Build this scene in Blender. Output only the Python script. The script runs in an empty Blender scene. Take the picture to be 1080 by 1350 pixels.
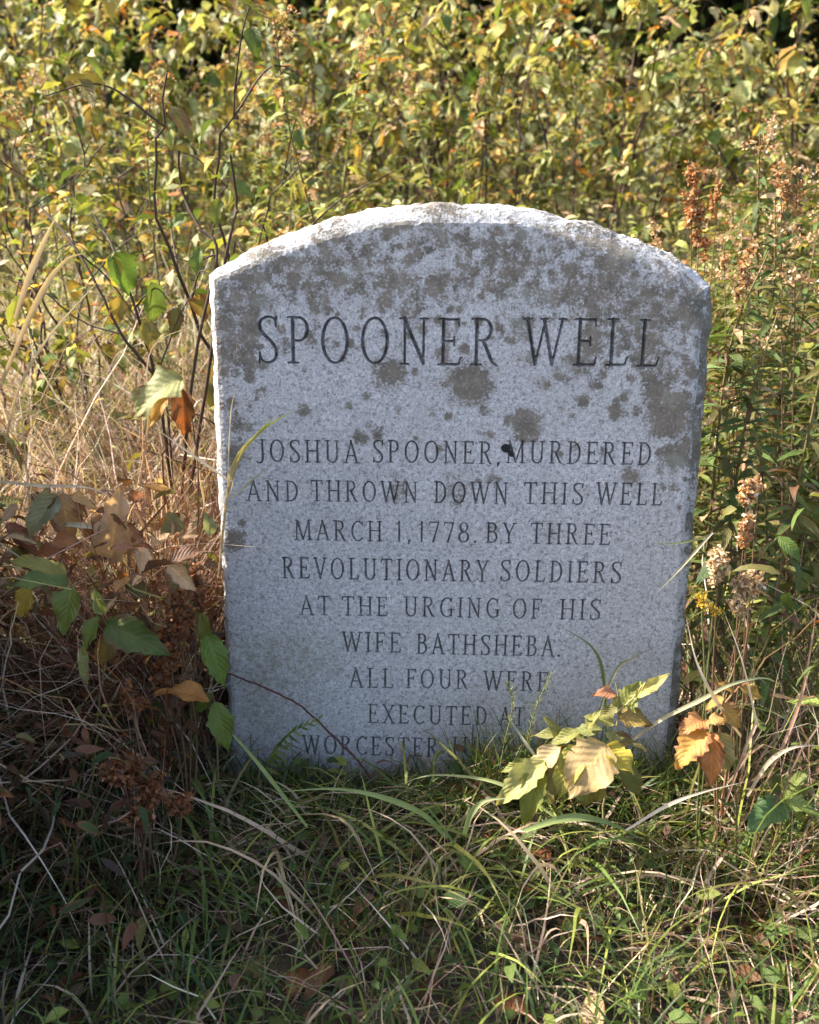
import bpy, math, random, time
import numpy as np
from mathutils import Vector, Matrix, noise as mn
from mathutils.geometry import delaunay_2d_cdt

T0 = time.time()
scene = bpy.context.scene
COL = scene.collection
RS = np.random.RandomState(7)
random.seed(7)
R = math.radians

# ------------------------------------------------------------------ camera, sky, sun, exposure
CAM = np.array([-0.02496, -1.35564, 0.94542])
CR = np.array([[0.999538, -0.01675, 0.025379], [0.029629, 0.348821, -0.936721], [0.006837, 0.93704, 0.349156]])
FPX = 1300.0                                   # focal length in pixels of the 1080 wide photograph
cd = bpy.data.cameras.new('camera'); cam = bpy.data.objects.new('camera', cd); COL.objects.link(cam)
m4 = Matrix([list(CR[i]) + [CAM[i]] for i in range(3)] + [[0, 0, 0, 1]])
cam.matrix_world = m4
cd.sensor_fit = 'HORIZONTAL'; cd.sensor_width = 36.0; cd.lens = FPX / 1080 * 36.0
cd.clip_start = 0.02; cd.clip_end = 500
scene.camera = cam
cd.dof.use_dof = True; cd.dof.focus_distance = 1.42; cd.dof.aperture_fstop = 7.0

SUN_EL, SUN_AZ = R(42), R(-78)                 # azimuth measured from +Y towards +X
world = bpy.data.worlds.new('World'); scene.world = world; world.use_nodes = True
wn = world.node_tree.nodes; wl = world.node_tree.links
sky = wn.new('ShaderNodeTexSky'); sky.sky_type = 'NISHITA'; sky.sun_disc = False
sky.sun_elevation = SUN_EL; sky.sun_rotation = SUN_AZ
wn['Background'].inputs['Strength'].default_value = 0.15
sky.air_density = 1.0; sky.dust_density = 4.0; sky.ozone_density = 0.6
wl.new(sky.outputs[0], wn['Background'].inputs[0])
sd = bpy.data.lights.new('sun', 'SUN'); sd.energy = 4.6; sd.angle = R(0.5); sd.color = (1.0, 0.93, 0.82)
sun = bpy.data.objects.new('sun', sd); COL.objects.link(sun)
sdir = Vector((math.cos(SUN_EL) * math.sin(SUN_AZ), math.cos(SUN_EL) * math.cos(SUN_AZ), math.sin(SUN_EL)))
sun.rotation_euler = sdir.to_track_quat('Z', 'Y').to_euler()
sun.location = sdir * 10
vs = scene.view_settings
vs.view_transform = 'Standard'; vs.look = 'None'; vs.exposure = 1.72; vs.gamma = 1.0; vs.use_curve_mapping = False
scene.cycles.max_bounces = 8; scene.cycles.transparent_max_bounces = 8

# ------------------------------------------------------------------ helpers
LEAN = R(5)
SB = np.array([[1, 0, 0], [0, math.cos(LEAN), math.sin(LEAN)], [0, -math.sin(LEAN), math.cos(LEAN)]])  # stone local -> world

def ray(px, py):
    return CR @ np.array([(px - 540) / FPX, (675 - py) / FPX, -1.0])

def at(px, py, Y):
    """the world point at depth Y (metres behind the stone's foot) seen at a pixel of the photograph"""
    d = ray(px, py); return CAM + d * ((Y - CAM[1]) / d[1])

def face(px, py):
    """pixel -> (across, up) on the stone's front face"""
    d = SB.T @ ray(px, py); c = SB.T @ CAM
    p = c + d * (-c[1] / d[1]); return np.array([p[0], p[2]])

def px_of(P):
    q = (np.atleast_2d(P) - CAM) @ CR
    return np.stack([540 - FPX * q[:, 0] / q[:, 2], 675 + FPX * q[:, 1] / q[:, 2]], 1), -q[:, 2]

def ground_z(x, y):
    x = np.asarray(x, float); y = np.asarray(y, float)
    z = 0.018 * np.sin(3.1 * x + 1.3) * np.cos(2.3 * y) + 0.012 * np.sin(7.3 * x - 4.1 * y)
    t = np.clip(y - 1.2, 0, None)
    return z - 0.030 + 0.10 * t * t / (t + 2.0)

def link(o): COL.objects.link(o); return o

def mesh_obj(name, verts, faces, mat, parent=None, cols=None, uvs=None, smooth=True):
    """verts (n,3), faces either (m,k) array or a list of arrays of different widths; cols (n,4) point colours, uvs (n,2) per point"""
    me = bpy.data.meshes.new(name)
    verts = np.asarray(verts, np.float32)
    fl = faces if isinstance(faces, list) else [faces]
    fl = [np.asarray(f, np.int32) for f in fl if len(f)]
    loops = np.concatenate([f.ravel() for f in fl]); counts = np.concatenate([np.full(len(f), f.shape[1]) for f in fl])
    me.vertices.add(len(verts)); me.vertices.foreach_set('co', verts.ravel())
    me.loops.add(len(loops)); me.loops.foreach_set('vertex_index', loops)
    me.polygons.add(len(counts))
    st = np.concatenate([[0], np.cumsum(counts)[:-1]])
    me.polygons.foreach_set('loop_start', st.astype(np.int32))
    me.polygons.foreach_set('use_smooth', np.full(len(counts), smooth))
    if cols is not None:
        a = me.color_attributes.new('tint', 'FLOAT_COLOR', 'POINT'); a.data.foreach_set('color', np.asarray(cols, np.float32).ravel())
    if uvs is not None:
        u = me.uv_layers.new(name='UVMap'); u.data.foreach_set('uv', np.asarray(uvs, np.float32)[loops].ravel())
    me.update(calc_edges=True); me.validate()
    if mat: me.materials.append(mat)
    o = link(bpy.data.objects.new(name, me))
    if parent: o.parent = parent
    return o

def tag(o, label=None, cat=None, group=None, kind=None):
    if label: o['label'] = label
    if cat: o['category'] = cat
    if group: o['group'] = group
    if kind: o['kind'] = kind
    return o

def thing(name, label, cat, loc=(0, 0, 0), group=None):
    o = link(bpy.data.objects.new(name, None)); o.location = loc; o.empty_display_size = 0.05
    return tag(o, label, cat, group)

# ---- node shorthand
def new_mat(name):
    m = bpy.data.materials.new(name); m.use_nodes = True; m.node_tree.nodes.clear(); return m
class NT:
    def __init__(s, m): s.t = m.node_tree; s.n = s.t.nodes; s.l = s.t.links
    def add(s, typ, **kw):
        n = s.n.new(typ)
        for k, v in kw.items(): setattr(n, k, v)
        return n
    def put(s, sock, v):
        if hasattr(v, 'is_output'): s.l.new(v, sock)
        else: sock.default_value = v
    def noise(s, vec, scale, detail=4, rough=0.55, dist=0.0):
        n = s.add('ShaderNodeTexNoise'); s.put(n.inputs['Vector'], vec); n.inputs['Scale'].default_value = scale
        n.inputs['Detail'].default_value = detail; n.inputs['Roughness'].default_value = rough; n.inputs['Distortion'].default_value = dist
        return n.outputs[0]
    def voro(s, vec, scale, out='Distance', feature='F1'):
        n = s.add('ShaderNodeTexVoronoi', feature=feature); s.put(n.inputs['Vector'], vec); n.inputs['Scale'].default_value = scale
        return n.outputs[out]
    def ramp(s, f, stops, interp='LINEAR'):
        n = s.add('ShaderNodeValToRGB'); s.put(n.inputs[0], f); e = n.color_ramp.elements; n.color_ramp.interpolation = interp
        while len(e) < len(stops): e.new(0.5)
        for a, (p, c) in zip(e, stops): a.position = p; a.color = (*c, 1) if len(c) == 3 else c
        return n.outputs[0]
    def step(s, f, a, b, lo=0.0, hi=1.0):
        n = s.add('ShaderNodeMapRange', interpolation_type='SMOOTHSTEP'); s.put(n.inputs[0], f)
        n.inputs[1].default_value = a; n.inputs[2].default_value = b; n.inputs[3].default_value = lo; n.inputs[4].default_value = hi
        return n.outputs[0]
    def math(s, op, a, b=0.0, c=None):
        n = s.add('ShaderNodeMath', operation=op); s.put(n.inputs[0], a); s.put(n.inputs[1], b)
        if c is not None: s.put(n.inputs[2], c)
        return n.outputs[0]
    def mix(s, f, a, b, blend='MIX'):
        n = s.add('ShaderNodeMix', data_type='RGBA', blend_type=blend); s.put(n.inputs[0], f)
        for sock, v in ((n.inputs[6], a), (n.inputs[7], b)): s.put(sock, v if hasattr(v, 'is_output') else (*v[:3], 1))
        return n.outputs[2]
    def obj(s): return s.add('ShaderNodeTexCoord').outputs['Object']
    def out(s, sh): s.l.new(sh, s.add('ShaderNodeOutputMaterial').inputs[0])

# ------------------------------------------------------------------ materials of the stone
def granite(name, rough_side=False, groove=False):
    m = new_mat(name); k = NT(m); v = k.obj()
    at_ = k.add('ShaderNodeVertexColor', layer_name='tint'); sep = k.add('ShaderNodeSeparateColor'); k.l.new(at_.outputs[0], sep.inputs[0])
    n1 = k.noise(v, 330, 3, 0.65); n2 = k.noise(v, 150, 4, 0.6); vo = k.voro(v, 260, 'Color')
    vs_ = k.add('ShaderNodeSeparateColor'); k.l.new(vo, vs_.inputs[0])
    g = k.math('MULTIPLY_ADD', n1, 0.6, k.math('MULTIPLY', n2, 0.4))
    base = k.ramp(g, [(0.35, (0.17, 0.17, 0.18)), (0.45, (0.35, 0.345, 0.355)), (0.53, (0.48, 0.47, 0.48)), (0.64, (0.63, 0.62, 0.62))])
    fleck = k.step(vs_.outputs[0], 0.86, 0.93)
    base = k.mix(k.math('MULTIPLY', fleck, 0.45), base, (0.09, 0.09, 0.10))
    wh = k.step(vs_.outputs[1], 0.9, 0.95)
    base = k.mix(k.math('MULTIPLY', wh, 0.45), base, (0.66, 0.66, 0.67))
    big = k.noise(v, 9, 4, 0.6)
    base = k.mix(k.step(big, 0.35, 0.7, 0, 0.22), base, (0.24, 0.235, 0.22))
    if rough_side:
        base = k.mix(0.5, base, (0.56, 0.555, 0.54))
        ln = k.step(k.noise(v, 42, 6, 0.65), 0.55, 0.68)
        base = k.mix(k.math('MULTIPLY', ln, 0.75), base, (0.17, 0.16, 0.14))
    # lichen crust: wide patches come from the point colour, their crumbly edges from noise
    nl = k.noise(v, 75, 6, 0.68); nl2 = k.noise(v, 230, 3, 0.6)
    f = k.math('ADD', sep.outputs[0], k.math('MULTIPLY', k.math('SUBTRACT', nl, 0.5), 2.0))
    f = k.math('ADD', f, k.math('MULTIPLY', k.math('SUBTRACT', nl2, 0.5), 1.1))
    lm = k.step(f, 0.34, 0.74, 0, 0.93)
    lc = k.ramp(k.noise(v, 34, 5, 0.6), [(0.3, (0.08, 0.07, 0.055)), (0.5, (0.145, 0.122, 0.092)), (0.68, (0.21, 0.17, 0.135))])
    lc = k.mix(k.step(k.noise(v, 240, 3, 0.65), 0.52, 0.68, 0, 0.6), lc, (0.33, 0.33, 0.32))
    lc = k.mix(k.step(k.noise(v, 17, 3, 0.5), 0.56, 0.66, 0, 0.5), lc, (0.20, 0.235, 0.19))
    base = k.mix(lm, base, lc)
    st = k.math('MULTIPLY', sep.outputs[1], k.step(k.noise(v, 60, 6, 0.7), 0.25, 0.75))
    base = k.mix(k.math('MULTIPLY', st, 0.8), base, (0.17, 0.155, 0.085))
    base = k.mix(k.step(k.math('ADD', sep.outputs[2], k.math('MULTIPLY', k.math('SUBTRACT', nl, 0.5), 1.2)), 0.45, 0.6), base, (0.018, 0.019, 0.02))
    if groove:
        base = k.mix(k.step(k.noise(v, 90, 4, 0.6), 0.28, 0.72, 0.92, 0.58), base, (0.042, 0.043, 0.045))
    p = k.add('ShaderNodeBsdfPrincipled'); k.put(p.inputs['Base Color'], base); p.inputs['Roughness'].default_value = 0.85
    p.inputs['Specular IOR Level'].default_value = 0.25
    hb = k.math('ADD', k.math('MULTIPLY', n1, 0.6), k.math('MULTIPLY', lm, 0.35))
    if rough_side: hb = k.math('ADD', hb, k.math('MULTIPLY', k.noise(v, 85, 7, 0.7), 2.2))
    b = k.add('ShaderNodeBump'); b.inputs['Strength'].default_value = 0.7 if rough_side else 0.42
    b.inputs['Distance'].default_value = 0.004 if rough_side else 0.0016
    k.put(b.inputs['Height'], hb); k.l.new(b.outputs[0], p.inputs['Normal'])
    k.out(p.outputs[0]); return m
M_FACE = granite('granite_face'); M_SIDE = granite('granite_rough', rough_side=True); M_CUT = granite('granite_cut', groove=True)

# ------------------------------------------------------------------ carved capitals
TH, TN, SF = 0.050, 0.036, 0.029
def L(x0, y0, x1, y1, r0, r1=None): return np.array([[x0, y0, r0], [x1, y1, r0 if r1 is None else r1]], float)
def E(cx, cy, rx, ry, a0, a1, rt=TH, rn=TN, n=26):
    a = np.radians(np.linspace(a0, a1, n)); w = np.cos(a) ** 2
    return np.stack([cx + rx * np.cos(a), cy + ry * np.sin(a), rn + (rt - rn) * w], 1)
def S_(x, y, h=0.1): return L(x - h, y, x + h, y, SF, SF)
def CRV(pts, rads, n=8):
    P = np.array(pts, float); P = np.vstack([2 * P[0] - P[1], P, 2 * P[-1] - P[-2]]); o = []
    for i in range(1, len(P) - 2):
        for t in np.linspace(0, 1, n, endpoint=(i == len(P) - 3)):
            a, b, c, d = P[i - 1:i + 3]
            o.append(0.5 * (2 * b + (c - a) * t + (2 * a - 5 * b + 4 * c - d) * t * t + (3 * b - a - 3 * c + d) * t ** 3))
    o = np.array(o); r = np.interp(np.linspace(0, 1, len(o)), np.linspace(0, 1, len(rads)), rads)
    return np.column_stack([o, r])
def stem(x, r=TH, top=True, bot=True):
    o = [L(x, SF, x, 1 - SF, r)]
    if top: o.append(S_(x, 1 - SF, r + 0.055))
    if bot: o.append(S_(x, SF, r + 0.055))
    return o
G = {
 'A': (0.64, [L(0.09, 0.02, 0.32, 0.98, TN), L(0.30, 0.98, 0.56, 0.02, TH), L(0.16, 0.34, 0.46, 0.34, TN), S_(0.09, SF, 0.08), S_(0.56, SF, 0.09)]),
 'B': (0.56, stem(0.13) + [L(0.13, 1 - TN, 0.27, 1 - TN, TN), E(0.27, 0.76, 0.16, 0.21, 90, -90), L(0.13, 0.55, 0.27, 0.55, TN), E(0.27, 0.29, 0.21, 0.26, 90, -90), L(0.13, TN, 0.27, TN, TN)]),
 'C': (0.60, [E(0.35, 0.5, 0.26, 0.47, 48, 312), L(0.53, 0.80, 0.55, 0.97, SF), L(0.53, 0.18, 0.56, 0.10, SF)]),
 'D': (0.62, stem(0.13) + [L(0.13, 1 - TN, 0.24, 1 - TN, TN), E(0.22, 0.5, 0.30, 0.47, 90, -90), L(0.13, TN, 0.24, TN, TN)]),
 'E': (0.54, stem(0.13) + [L(0.13, 1 - TN, 0.44, 1 - TN, TN), L(0.45, 0.98, 0.46, 0.84, SF), L(0.13, 0.52, 0.35, 0.52, TN), L(0.36, 0.61, 0.36, 0.43, SF), L(0.13, TN, 0.46, TN, TN), L(0.46, 0.03, 0.50, 0.18, SF)]),
 'F': (0.50, stem(0.13) + [L(0.13, 1 - TN, 0.43, 1 - TN, TN), L(0.44, 0.98, 0.46, 0.83, SF), L(0.13, 0.52, 0.34, 0.52, TN), L(0.35, 0.61, 0.35, 0.43, SF)]),
 'G': (0.66, [E(0.35, 0.5, 0.26, 0.47, 48, 300), L(0.53, 0.80, 0.55, 0.97, SF), L(0.55, 0.09, 0.55, 0.40, 0.052), S_(0.55, 0.41, 0.10)]),
 'H': (0.68, stem(0.13) + stem(0.55) + [L(0.13, 0.52, 0.55, 0.52, TN)]),
 'I': (0.26, stem(0.13)),
 'J': (0.34, [CRV([(0.22, 0.97), (0.22, 0.5), (0.22, 0.16), (0.16, 0.0), (0.03, -0.04), (-0.03, 0.02)], [TH, TH, TH, TH, TN, 0.04]), S_(0.22, 1 - SF, 0.12)]),
 'K': (0.60, stem(0.13) + [L(0.50, 0.97, 0.15, 0.46, TN), L(0.26, 0.58, 0.54, 0.03, TH)]),
 'L': (0.50, stem(0.13) + [L(0.13, TN, 0.42, TN, TN), L(0.42, 0.03, 0.47, 0.20, SF)]),
 'M': (0.82, [L(0.11, 0.02, 0.14, 0.98, TN), L(0.14, 0.97, 0.41, 0.05, TH), L(0.41, 0.05, 0.67, 0.97, TN), L(0.67, 0.98, 0.70, 0.02, TH), S_(0.11, SF, 0.08), S_(0.70, SF, 0.10), S_(0.10, 1 - SF, 0.06), S_(0.70, 1 - SF, 0.06)]),
 'N': (0.66, [L(0.13, 0.02, 0.13, 0.98, TN), L(0.12, 0.97, 0.53, 0.04, TH), L(0.53, 0.03, 0.53, 0.98, TN), S_(0.13, SF, 0.08), S_(0.09, 1 - SF, 0.07), S_(0.53, 1 - SF, 0.08)]),
 'O': (0.68, [E(0.34, 0.5, 0.26, 0.47, 0, 360, n=48)]),
 'P': (0.53, stem(0.13) + [L(0.13, 1 - TN, 0.26, 1 - TN, TN), E(0.25, 0.73, 0.19, 0.24, 90, -90), L(0.13, 0.49, 0.26, 0.49, TN)]),
 'R': (0.61, stem(0.13) + [L(0.13, 1 - TN, 0.26, 1 - TN, TN), E(0.25, 0.75, 0.18, 0.22, 90, -90), L(0.13, 0.53, 0.26, 0.53, TN), CRV([(0.27, 0.52), (0.38, 0.28), (0.48, 0.07), (0.58, 0.01)], [0.05, TH, TH, 0.02])]),
 'S': (0.50, [CRV([(0.43, 0.80), (0.39, 0.94), (0.25, 0.975), (0.11, 0.90), (0.09, 0.75), (0.18, 0.60), (0.33, 0.45), (0.42, 0.30), (0.40, 0.11), (0.26, 0.025), (0.12, 0.07), (0.07, 0.22)], [0.028, 0.03, TN, 0.045, TH, TH, TH, TH, 0.045, TN, 0.03, 0.028]), L(0.43, 0.78, 0.44, 0.98, SF), L(0.07, 0.24, 0.06, 0.02, SF)]),
 'T': (0.56, [L(0.28, SF, 0.28, 0.97, TH), S_(0.28, SF, 0.12), L(0.05, 1 - TN, 0.51, 1 - TN, TN), L(0.05, 0.98, 0.03, 0.83, SF), L(0.51, 0.98, 0.53, 0.83, SF)]),
 'U': (0.66, [L(0.14, 0.98, 0.14, 0.28, TH), E(0.335, 0.28, 0.195, 0.25, 180, 360, 0.05), L(0.53, 0.28, 0.53, 0.98, TN), S_(0.14, 1 - SF, 0.11), S_(0.53, 1 - SF, 0.08)]),
 'V': (0.60, [L(0.08, 0.98, 0.31, 0.03, TH), L(0.30, 0.03, 0.52, 0.98, TN), S_(0.08, 1 - SF, 0.09), S_(0.52, 1 - SF, 0.08)]),
 'W': (0.90, [L(0.08, 0.98, 0.27, 0.03, TH), L(0.27, 0.03, 0.46, 0.96, TN), L(0.43, 0.96, 0.63, 0.03, TH), L(0.63, 0.03, 0.82, 0.98, TN), S_(0.08, 1 - SF, 0.09), S_(0.43, 1 - SF, 0.07), S_(0.82, 1 - SF, 0.08)]),
 'X': (0.60, [L(0.09, 0.98, 0.51, 0.02, TH), L(0.51, 0.98, 0.09, 0.02, TN), S_(0.09, 1 - SF, 0.08), S_(0.51, 1 - SF, 0.08), S_(0.09, SF, 0.08), S_(0.51, SF, 0.08)]),
 'Y': (0.58, [L(0.07, 0.98, 0.28, 0.46, TH), L(0.50, 0.98, 0.28, 0.46, TN), L(0.28, 0.46, 0.28, 0.02, TH), S_(0.07, 1 - SF, 0.08), S_(0.50, 1 - SF, 0.08), S_(0.28, SF, 0.11)]),
 '1': (0.30, [L(0.16, 0.02, 0.16, 0.97, 0.05), L(0.16, 0.95, 0.06, 0.86, SF)]),
 '2': (0.48, [CRV([(0.08, 0.78), (0.14, 0.94), (0.26, 0.97), (0.38, 0.88), (0.37, 0.68), (0.22, 0.36), (0.07, 0.04)], [0.04, 0.04, TN, 0.05, TH, 0.045, TN]), L(0.07, 0.04, 0.44, 0.04, 0.04)]),
 '7': (0.46, [L(0.05, 0.96, 0.42, 0.96, 0.036), L(0.42, 0.95, 0.20, 0.02, TN, TH), L(0.05, 0.97, 0.04, 0.83, SF)]),
 '8': (0.50, [E(0.25, 0.75, 0.15, 0.22, 0, 360, 0.05, 0.035, 30), E(0.25, 0.27, 0.19, 0.24, 0, 360, 0.06, 0.035, 30)]),
 '.': (0.16, [L(0.07, 0.05, 0.075, 0.055, 0.06)]),
 ',': (0.18, [L(0.08, 0.06, 0.045, -0.12, 0.062, 0.02)]),
}
# word, left and right edge in the photograph, top and base at its middle
WORDS = [
 ('SPOONER', 341, 655, 417.5, 481, 0), ('WELL', 691, 867, 419, 483, 0),
 ('JOSHUA', 341, 472, 580, 610, 1), ('SPOONER,', 492, 659, 581, 611, 1), ('MURDERED', 668, 858, 582, 612, 1),
 ('AND', 326, 394, 633.5, 661, 2), ('THROWN', 411, 550, 634, 662, 2), ('DOWN', 573, 669, 635, 664, 2), ('THIS', 691, 768, 636, 665, 2), ('WELL', 786, 872, 636.5, 666, 2),
 ('MARCH', 389, 503, 686, 713, 3), ('1,', 522, 542, 687, 714, 3), ('1778.', 552, 628, 688, 715, 3), ('BY', 641, 679, 689, 716, 3), ('THREE', 700, 804, 690, 718, 3),
 ('REVOLUTIONARY', 373, 643, 736.5, 765, 4), ('SOLDIERS', 660, 818, 739.5, 768, 4),
 ('AT', 396, 435, 785.5, 811, 5), ('THE', 452, 511, 786.5, 812, 5), ('URGING', 533, 658, 787.5, 814, 5), ('OF', 676, 713, 789, 816, 5), ('HIS', 738, 791, 790, 817, 5),
 ('WIFE', 452, 528, 833.5, 860, 6), ('BATHSHEBA.', 550, 738, 837, 864, 6),
 ('ALL', 461, 518, 881, 907, 7), ('FOUR', 536, 617, 882.5, 908, 7), ('WERE', 638, 722, 885, 911, 7),
 ('EXECUTED', 486, 642, 930, 955, 8), ('AT', 659, 690, 932.5, 957, 8),
 ('WORCESTER', 400, 577, 971, 996, 9), ('JULY', 594, 672, 972, 998, 9), ('2,', 689, 709, 973, 999, 9), ('1778', 722, 775, 974, 1000, 9),
]
def seg_field(polys, X, Y):
    f = np.full(X.shape, 9.0)
    for P in polys:
        for a, b in zip(P[:-1], P[1:]):
            d = b[:2] - a[:2]; l2 = max(d @ d, 1e-12)
            t = np.clip(((X - a[0]) * d[0] + (Y - a[1]) * d[1]) / l2, 0, 1)
            f = np.minimum(f, np.hypot(X - a[0] - t * d[0], Y - a[1] - t * d[1]) - (a[2] + t * (b[2] - a[2])))
    return f

def contours(F, x0, y0, h):
    """closed iso lines F=0 by marching squares; F[j,i] at (x0+i*h, y0+j*h)"""
    ny, nx = F.shape; s = F < 0; nxt = {}
    def pe(j, i, k):      # point on edge key: k=0 along x from (i,j), k=1 along y
        a = F[j, i]; b = F[j, i + 1] if k == 0 else F[j + 1, i]; t = min(max(a / (a - b), 0.03), 0.97)
        return (x0 + (i + (t if k == 0 else 0)) * h, y0 + (j + (t if k == 1 else 0)) * h)
    cs = s[:-1, :-1] * 1 + s[:-1, 1:] * 2 + s[1:, 1:] * 4 + s[1:, :-1] * 8
    TB = {1: ['WS'], 2: ['SE'], 3: ['WE'], 4: ['EN'], 5: ['WS', 'EN'], 6: ['SN'], 7: ['WN'], 8: ['NW'], 9: ['NS'], 10: ['SE', 'NW'], 11: ['NE'], 12: ['EW'], 13: ['ES'], 14: ['SW']}
    for j, i in zip(*np.nonzero((cs > 0) & (cs < 15))):
        ek = {'S': (j, i, 0), 'N': (j + 1, i, 0), 'W': (j, i, 1), 'E': (j, i + 1, 1)}
        for p in TB[int(cs[j, i])]: nxt[ek[p[0]]] = ek[p[1]]
    loops = []
    while nxt:
        k0 = next(iter(nxt)); lp = []; k = k0
        while k in nxt: lp.append(k); k = nxt.pop(k)
        if len(lp) > 5: loops.append(np.array([pe(*q) for q in lp]))
    return loops

def rdp(P, eps):
    if len(P) < 3: return P
    d = P[-1] - P[0]; n = np.hypot(*d) + 1e-12
    q = np.abs((P[:, 0] - P[0, 0]) * d[1] - (P[:, 1] - P[0, 1]) * d[0]) / n if n > 1e-9 else np.hypot(*(P - P[0]).T)
    i = int(q.argmax())
    if q[i] < eps: return np.array([P[0], P[-1]])
    return np.vstack([rdp(P[:i + 1], eps)[:-1], rdp(P[i:], eps)])

def carve():
    """every letter: its edge loops, ridge points, sampled field and line number, on the face's plane"""
    out = []
    for wi, (word, xl, xr, yt, yb, line) in enumerate(WORDS):
        xm = (xl + xr) / 2; pl, pr = face(xl, yb), face(xr, yb + (xr - xl) * 0.009)
        H = face(xm, yt)[1] - face(xm, yb)[1]; base = (pl + face(xr, yb)) / 2
        z_of = lambda x: pl[1] + (x - pl[0]) / (pr[0] - pl[0]) * (face(xr, yb)[1] - pl[1]) * 0.0 + face(xm, yb)[1] - pl[1]
        wsum = sum(G[c][0] for c in word); gap_n = len(word) - 1
        track = 0.16; wid = pr[0] - pl[0] + 0.08 * H
        sx = wid / (H * (wsum + track * gap_n)) if gap_n else 1.0
        sx = min(max(sx, 0.7), 1.25); track = ((wid / (H * sx)) - wsum) / max(gap_n, 1)
        x = pl[0] - 0.04 * H
        zb = face(xm, yb)[1]
        for c in word:
            w, polys = G[c]; jit = RS.uniform(-0.006, 0.006, 2)
            h = 0.0007 if line == 0 else 0.00045
            nx = int((w + 0.24) * H * sx / h) + 2; ny = int(1.36 * H / h) + 2
            ox, oy = x - 0.12 * H * sx, zb - 0.2 * H
            X, Y = np.meshgrid(ox + np.arange(nx) * h, oy + np.arange(ny) * h)
            # field in letter units, thick strokes kept when the letter is widened
            pp = [np.column_stack([p[:, 0] * sx, p[:, 1], p[:, 2] * (0.80 if line == 0 else 1.0)]) for p in polys]
            U_, V_ = (X - x) / H + jit[0], (Y - zb) / H + jit[1]
            F = seg_field(pp, U_, V_) * H
            F += 0.00022 * np.sin(U_ * 61 + line) * np.cos(V_ * 53 + x * 90)
            F[0] = F[-1] = 1; F[:, 0] = F[:, -1] = 1
            lps = [rdp(np.vstack([l, l[:1]]), 0.00012)[:-1] for l in contours(F, ox, oy, h)]
            rid = []
            for p in pp:
                n = max(2, int(np.hypot(*np.diff(p[[0, -1], :2], axis=0)[0]) / 0.05)) if len(p) == 2 else 1
                for a, b in zip(p[:-1], p[1:]):
                    for t in np.linspace(0, 1, n + 1): rid.append(a + (b - a) * t)
            rid = np.array(rid); rid = np.column_stack([(rid[:, 0] - jit[0]) * H + x, (rid[:, 1] - jit[1]) * H + zb])
            out.append(dict(loops=lps, ridge=rid, F=F, ox=ox, oy=oy, h=h, line=wi))
            x += (w + track) * H * sx
    return out

def sample(Lt, P):
    i = (P[:, 0] - Lt['ox']) / Lt['h']; j = (P[:, 1] - Lt['oy']) / Lt['h']; F = Lt['F']
    ok = (i >= 0) & (j >= 0) & (i < F.shape[1] - 1) & (j < F.shape[0] - 1)
    r = np.full(len(P), 1.0); ii, jj = i[ok].astype(int), j[ok].astype(int); a, b = i[ok] - ii, j[ok] - jj
    r[ok] = F[jj, ii] * (1 - a) * (1 - b) + F[jj, ii + 1] * a * (1 - b) + F[jj + 1, ii] * (1 - a) * b + F[jj + 1, ii + 1] * a * b
    return r

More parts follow.
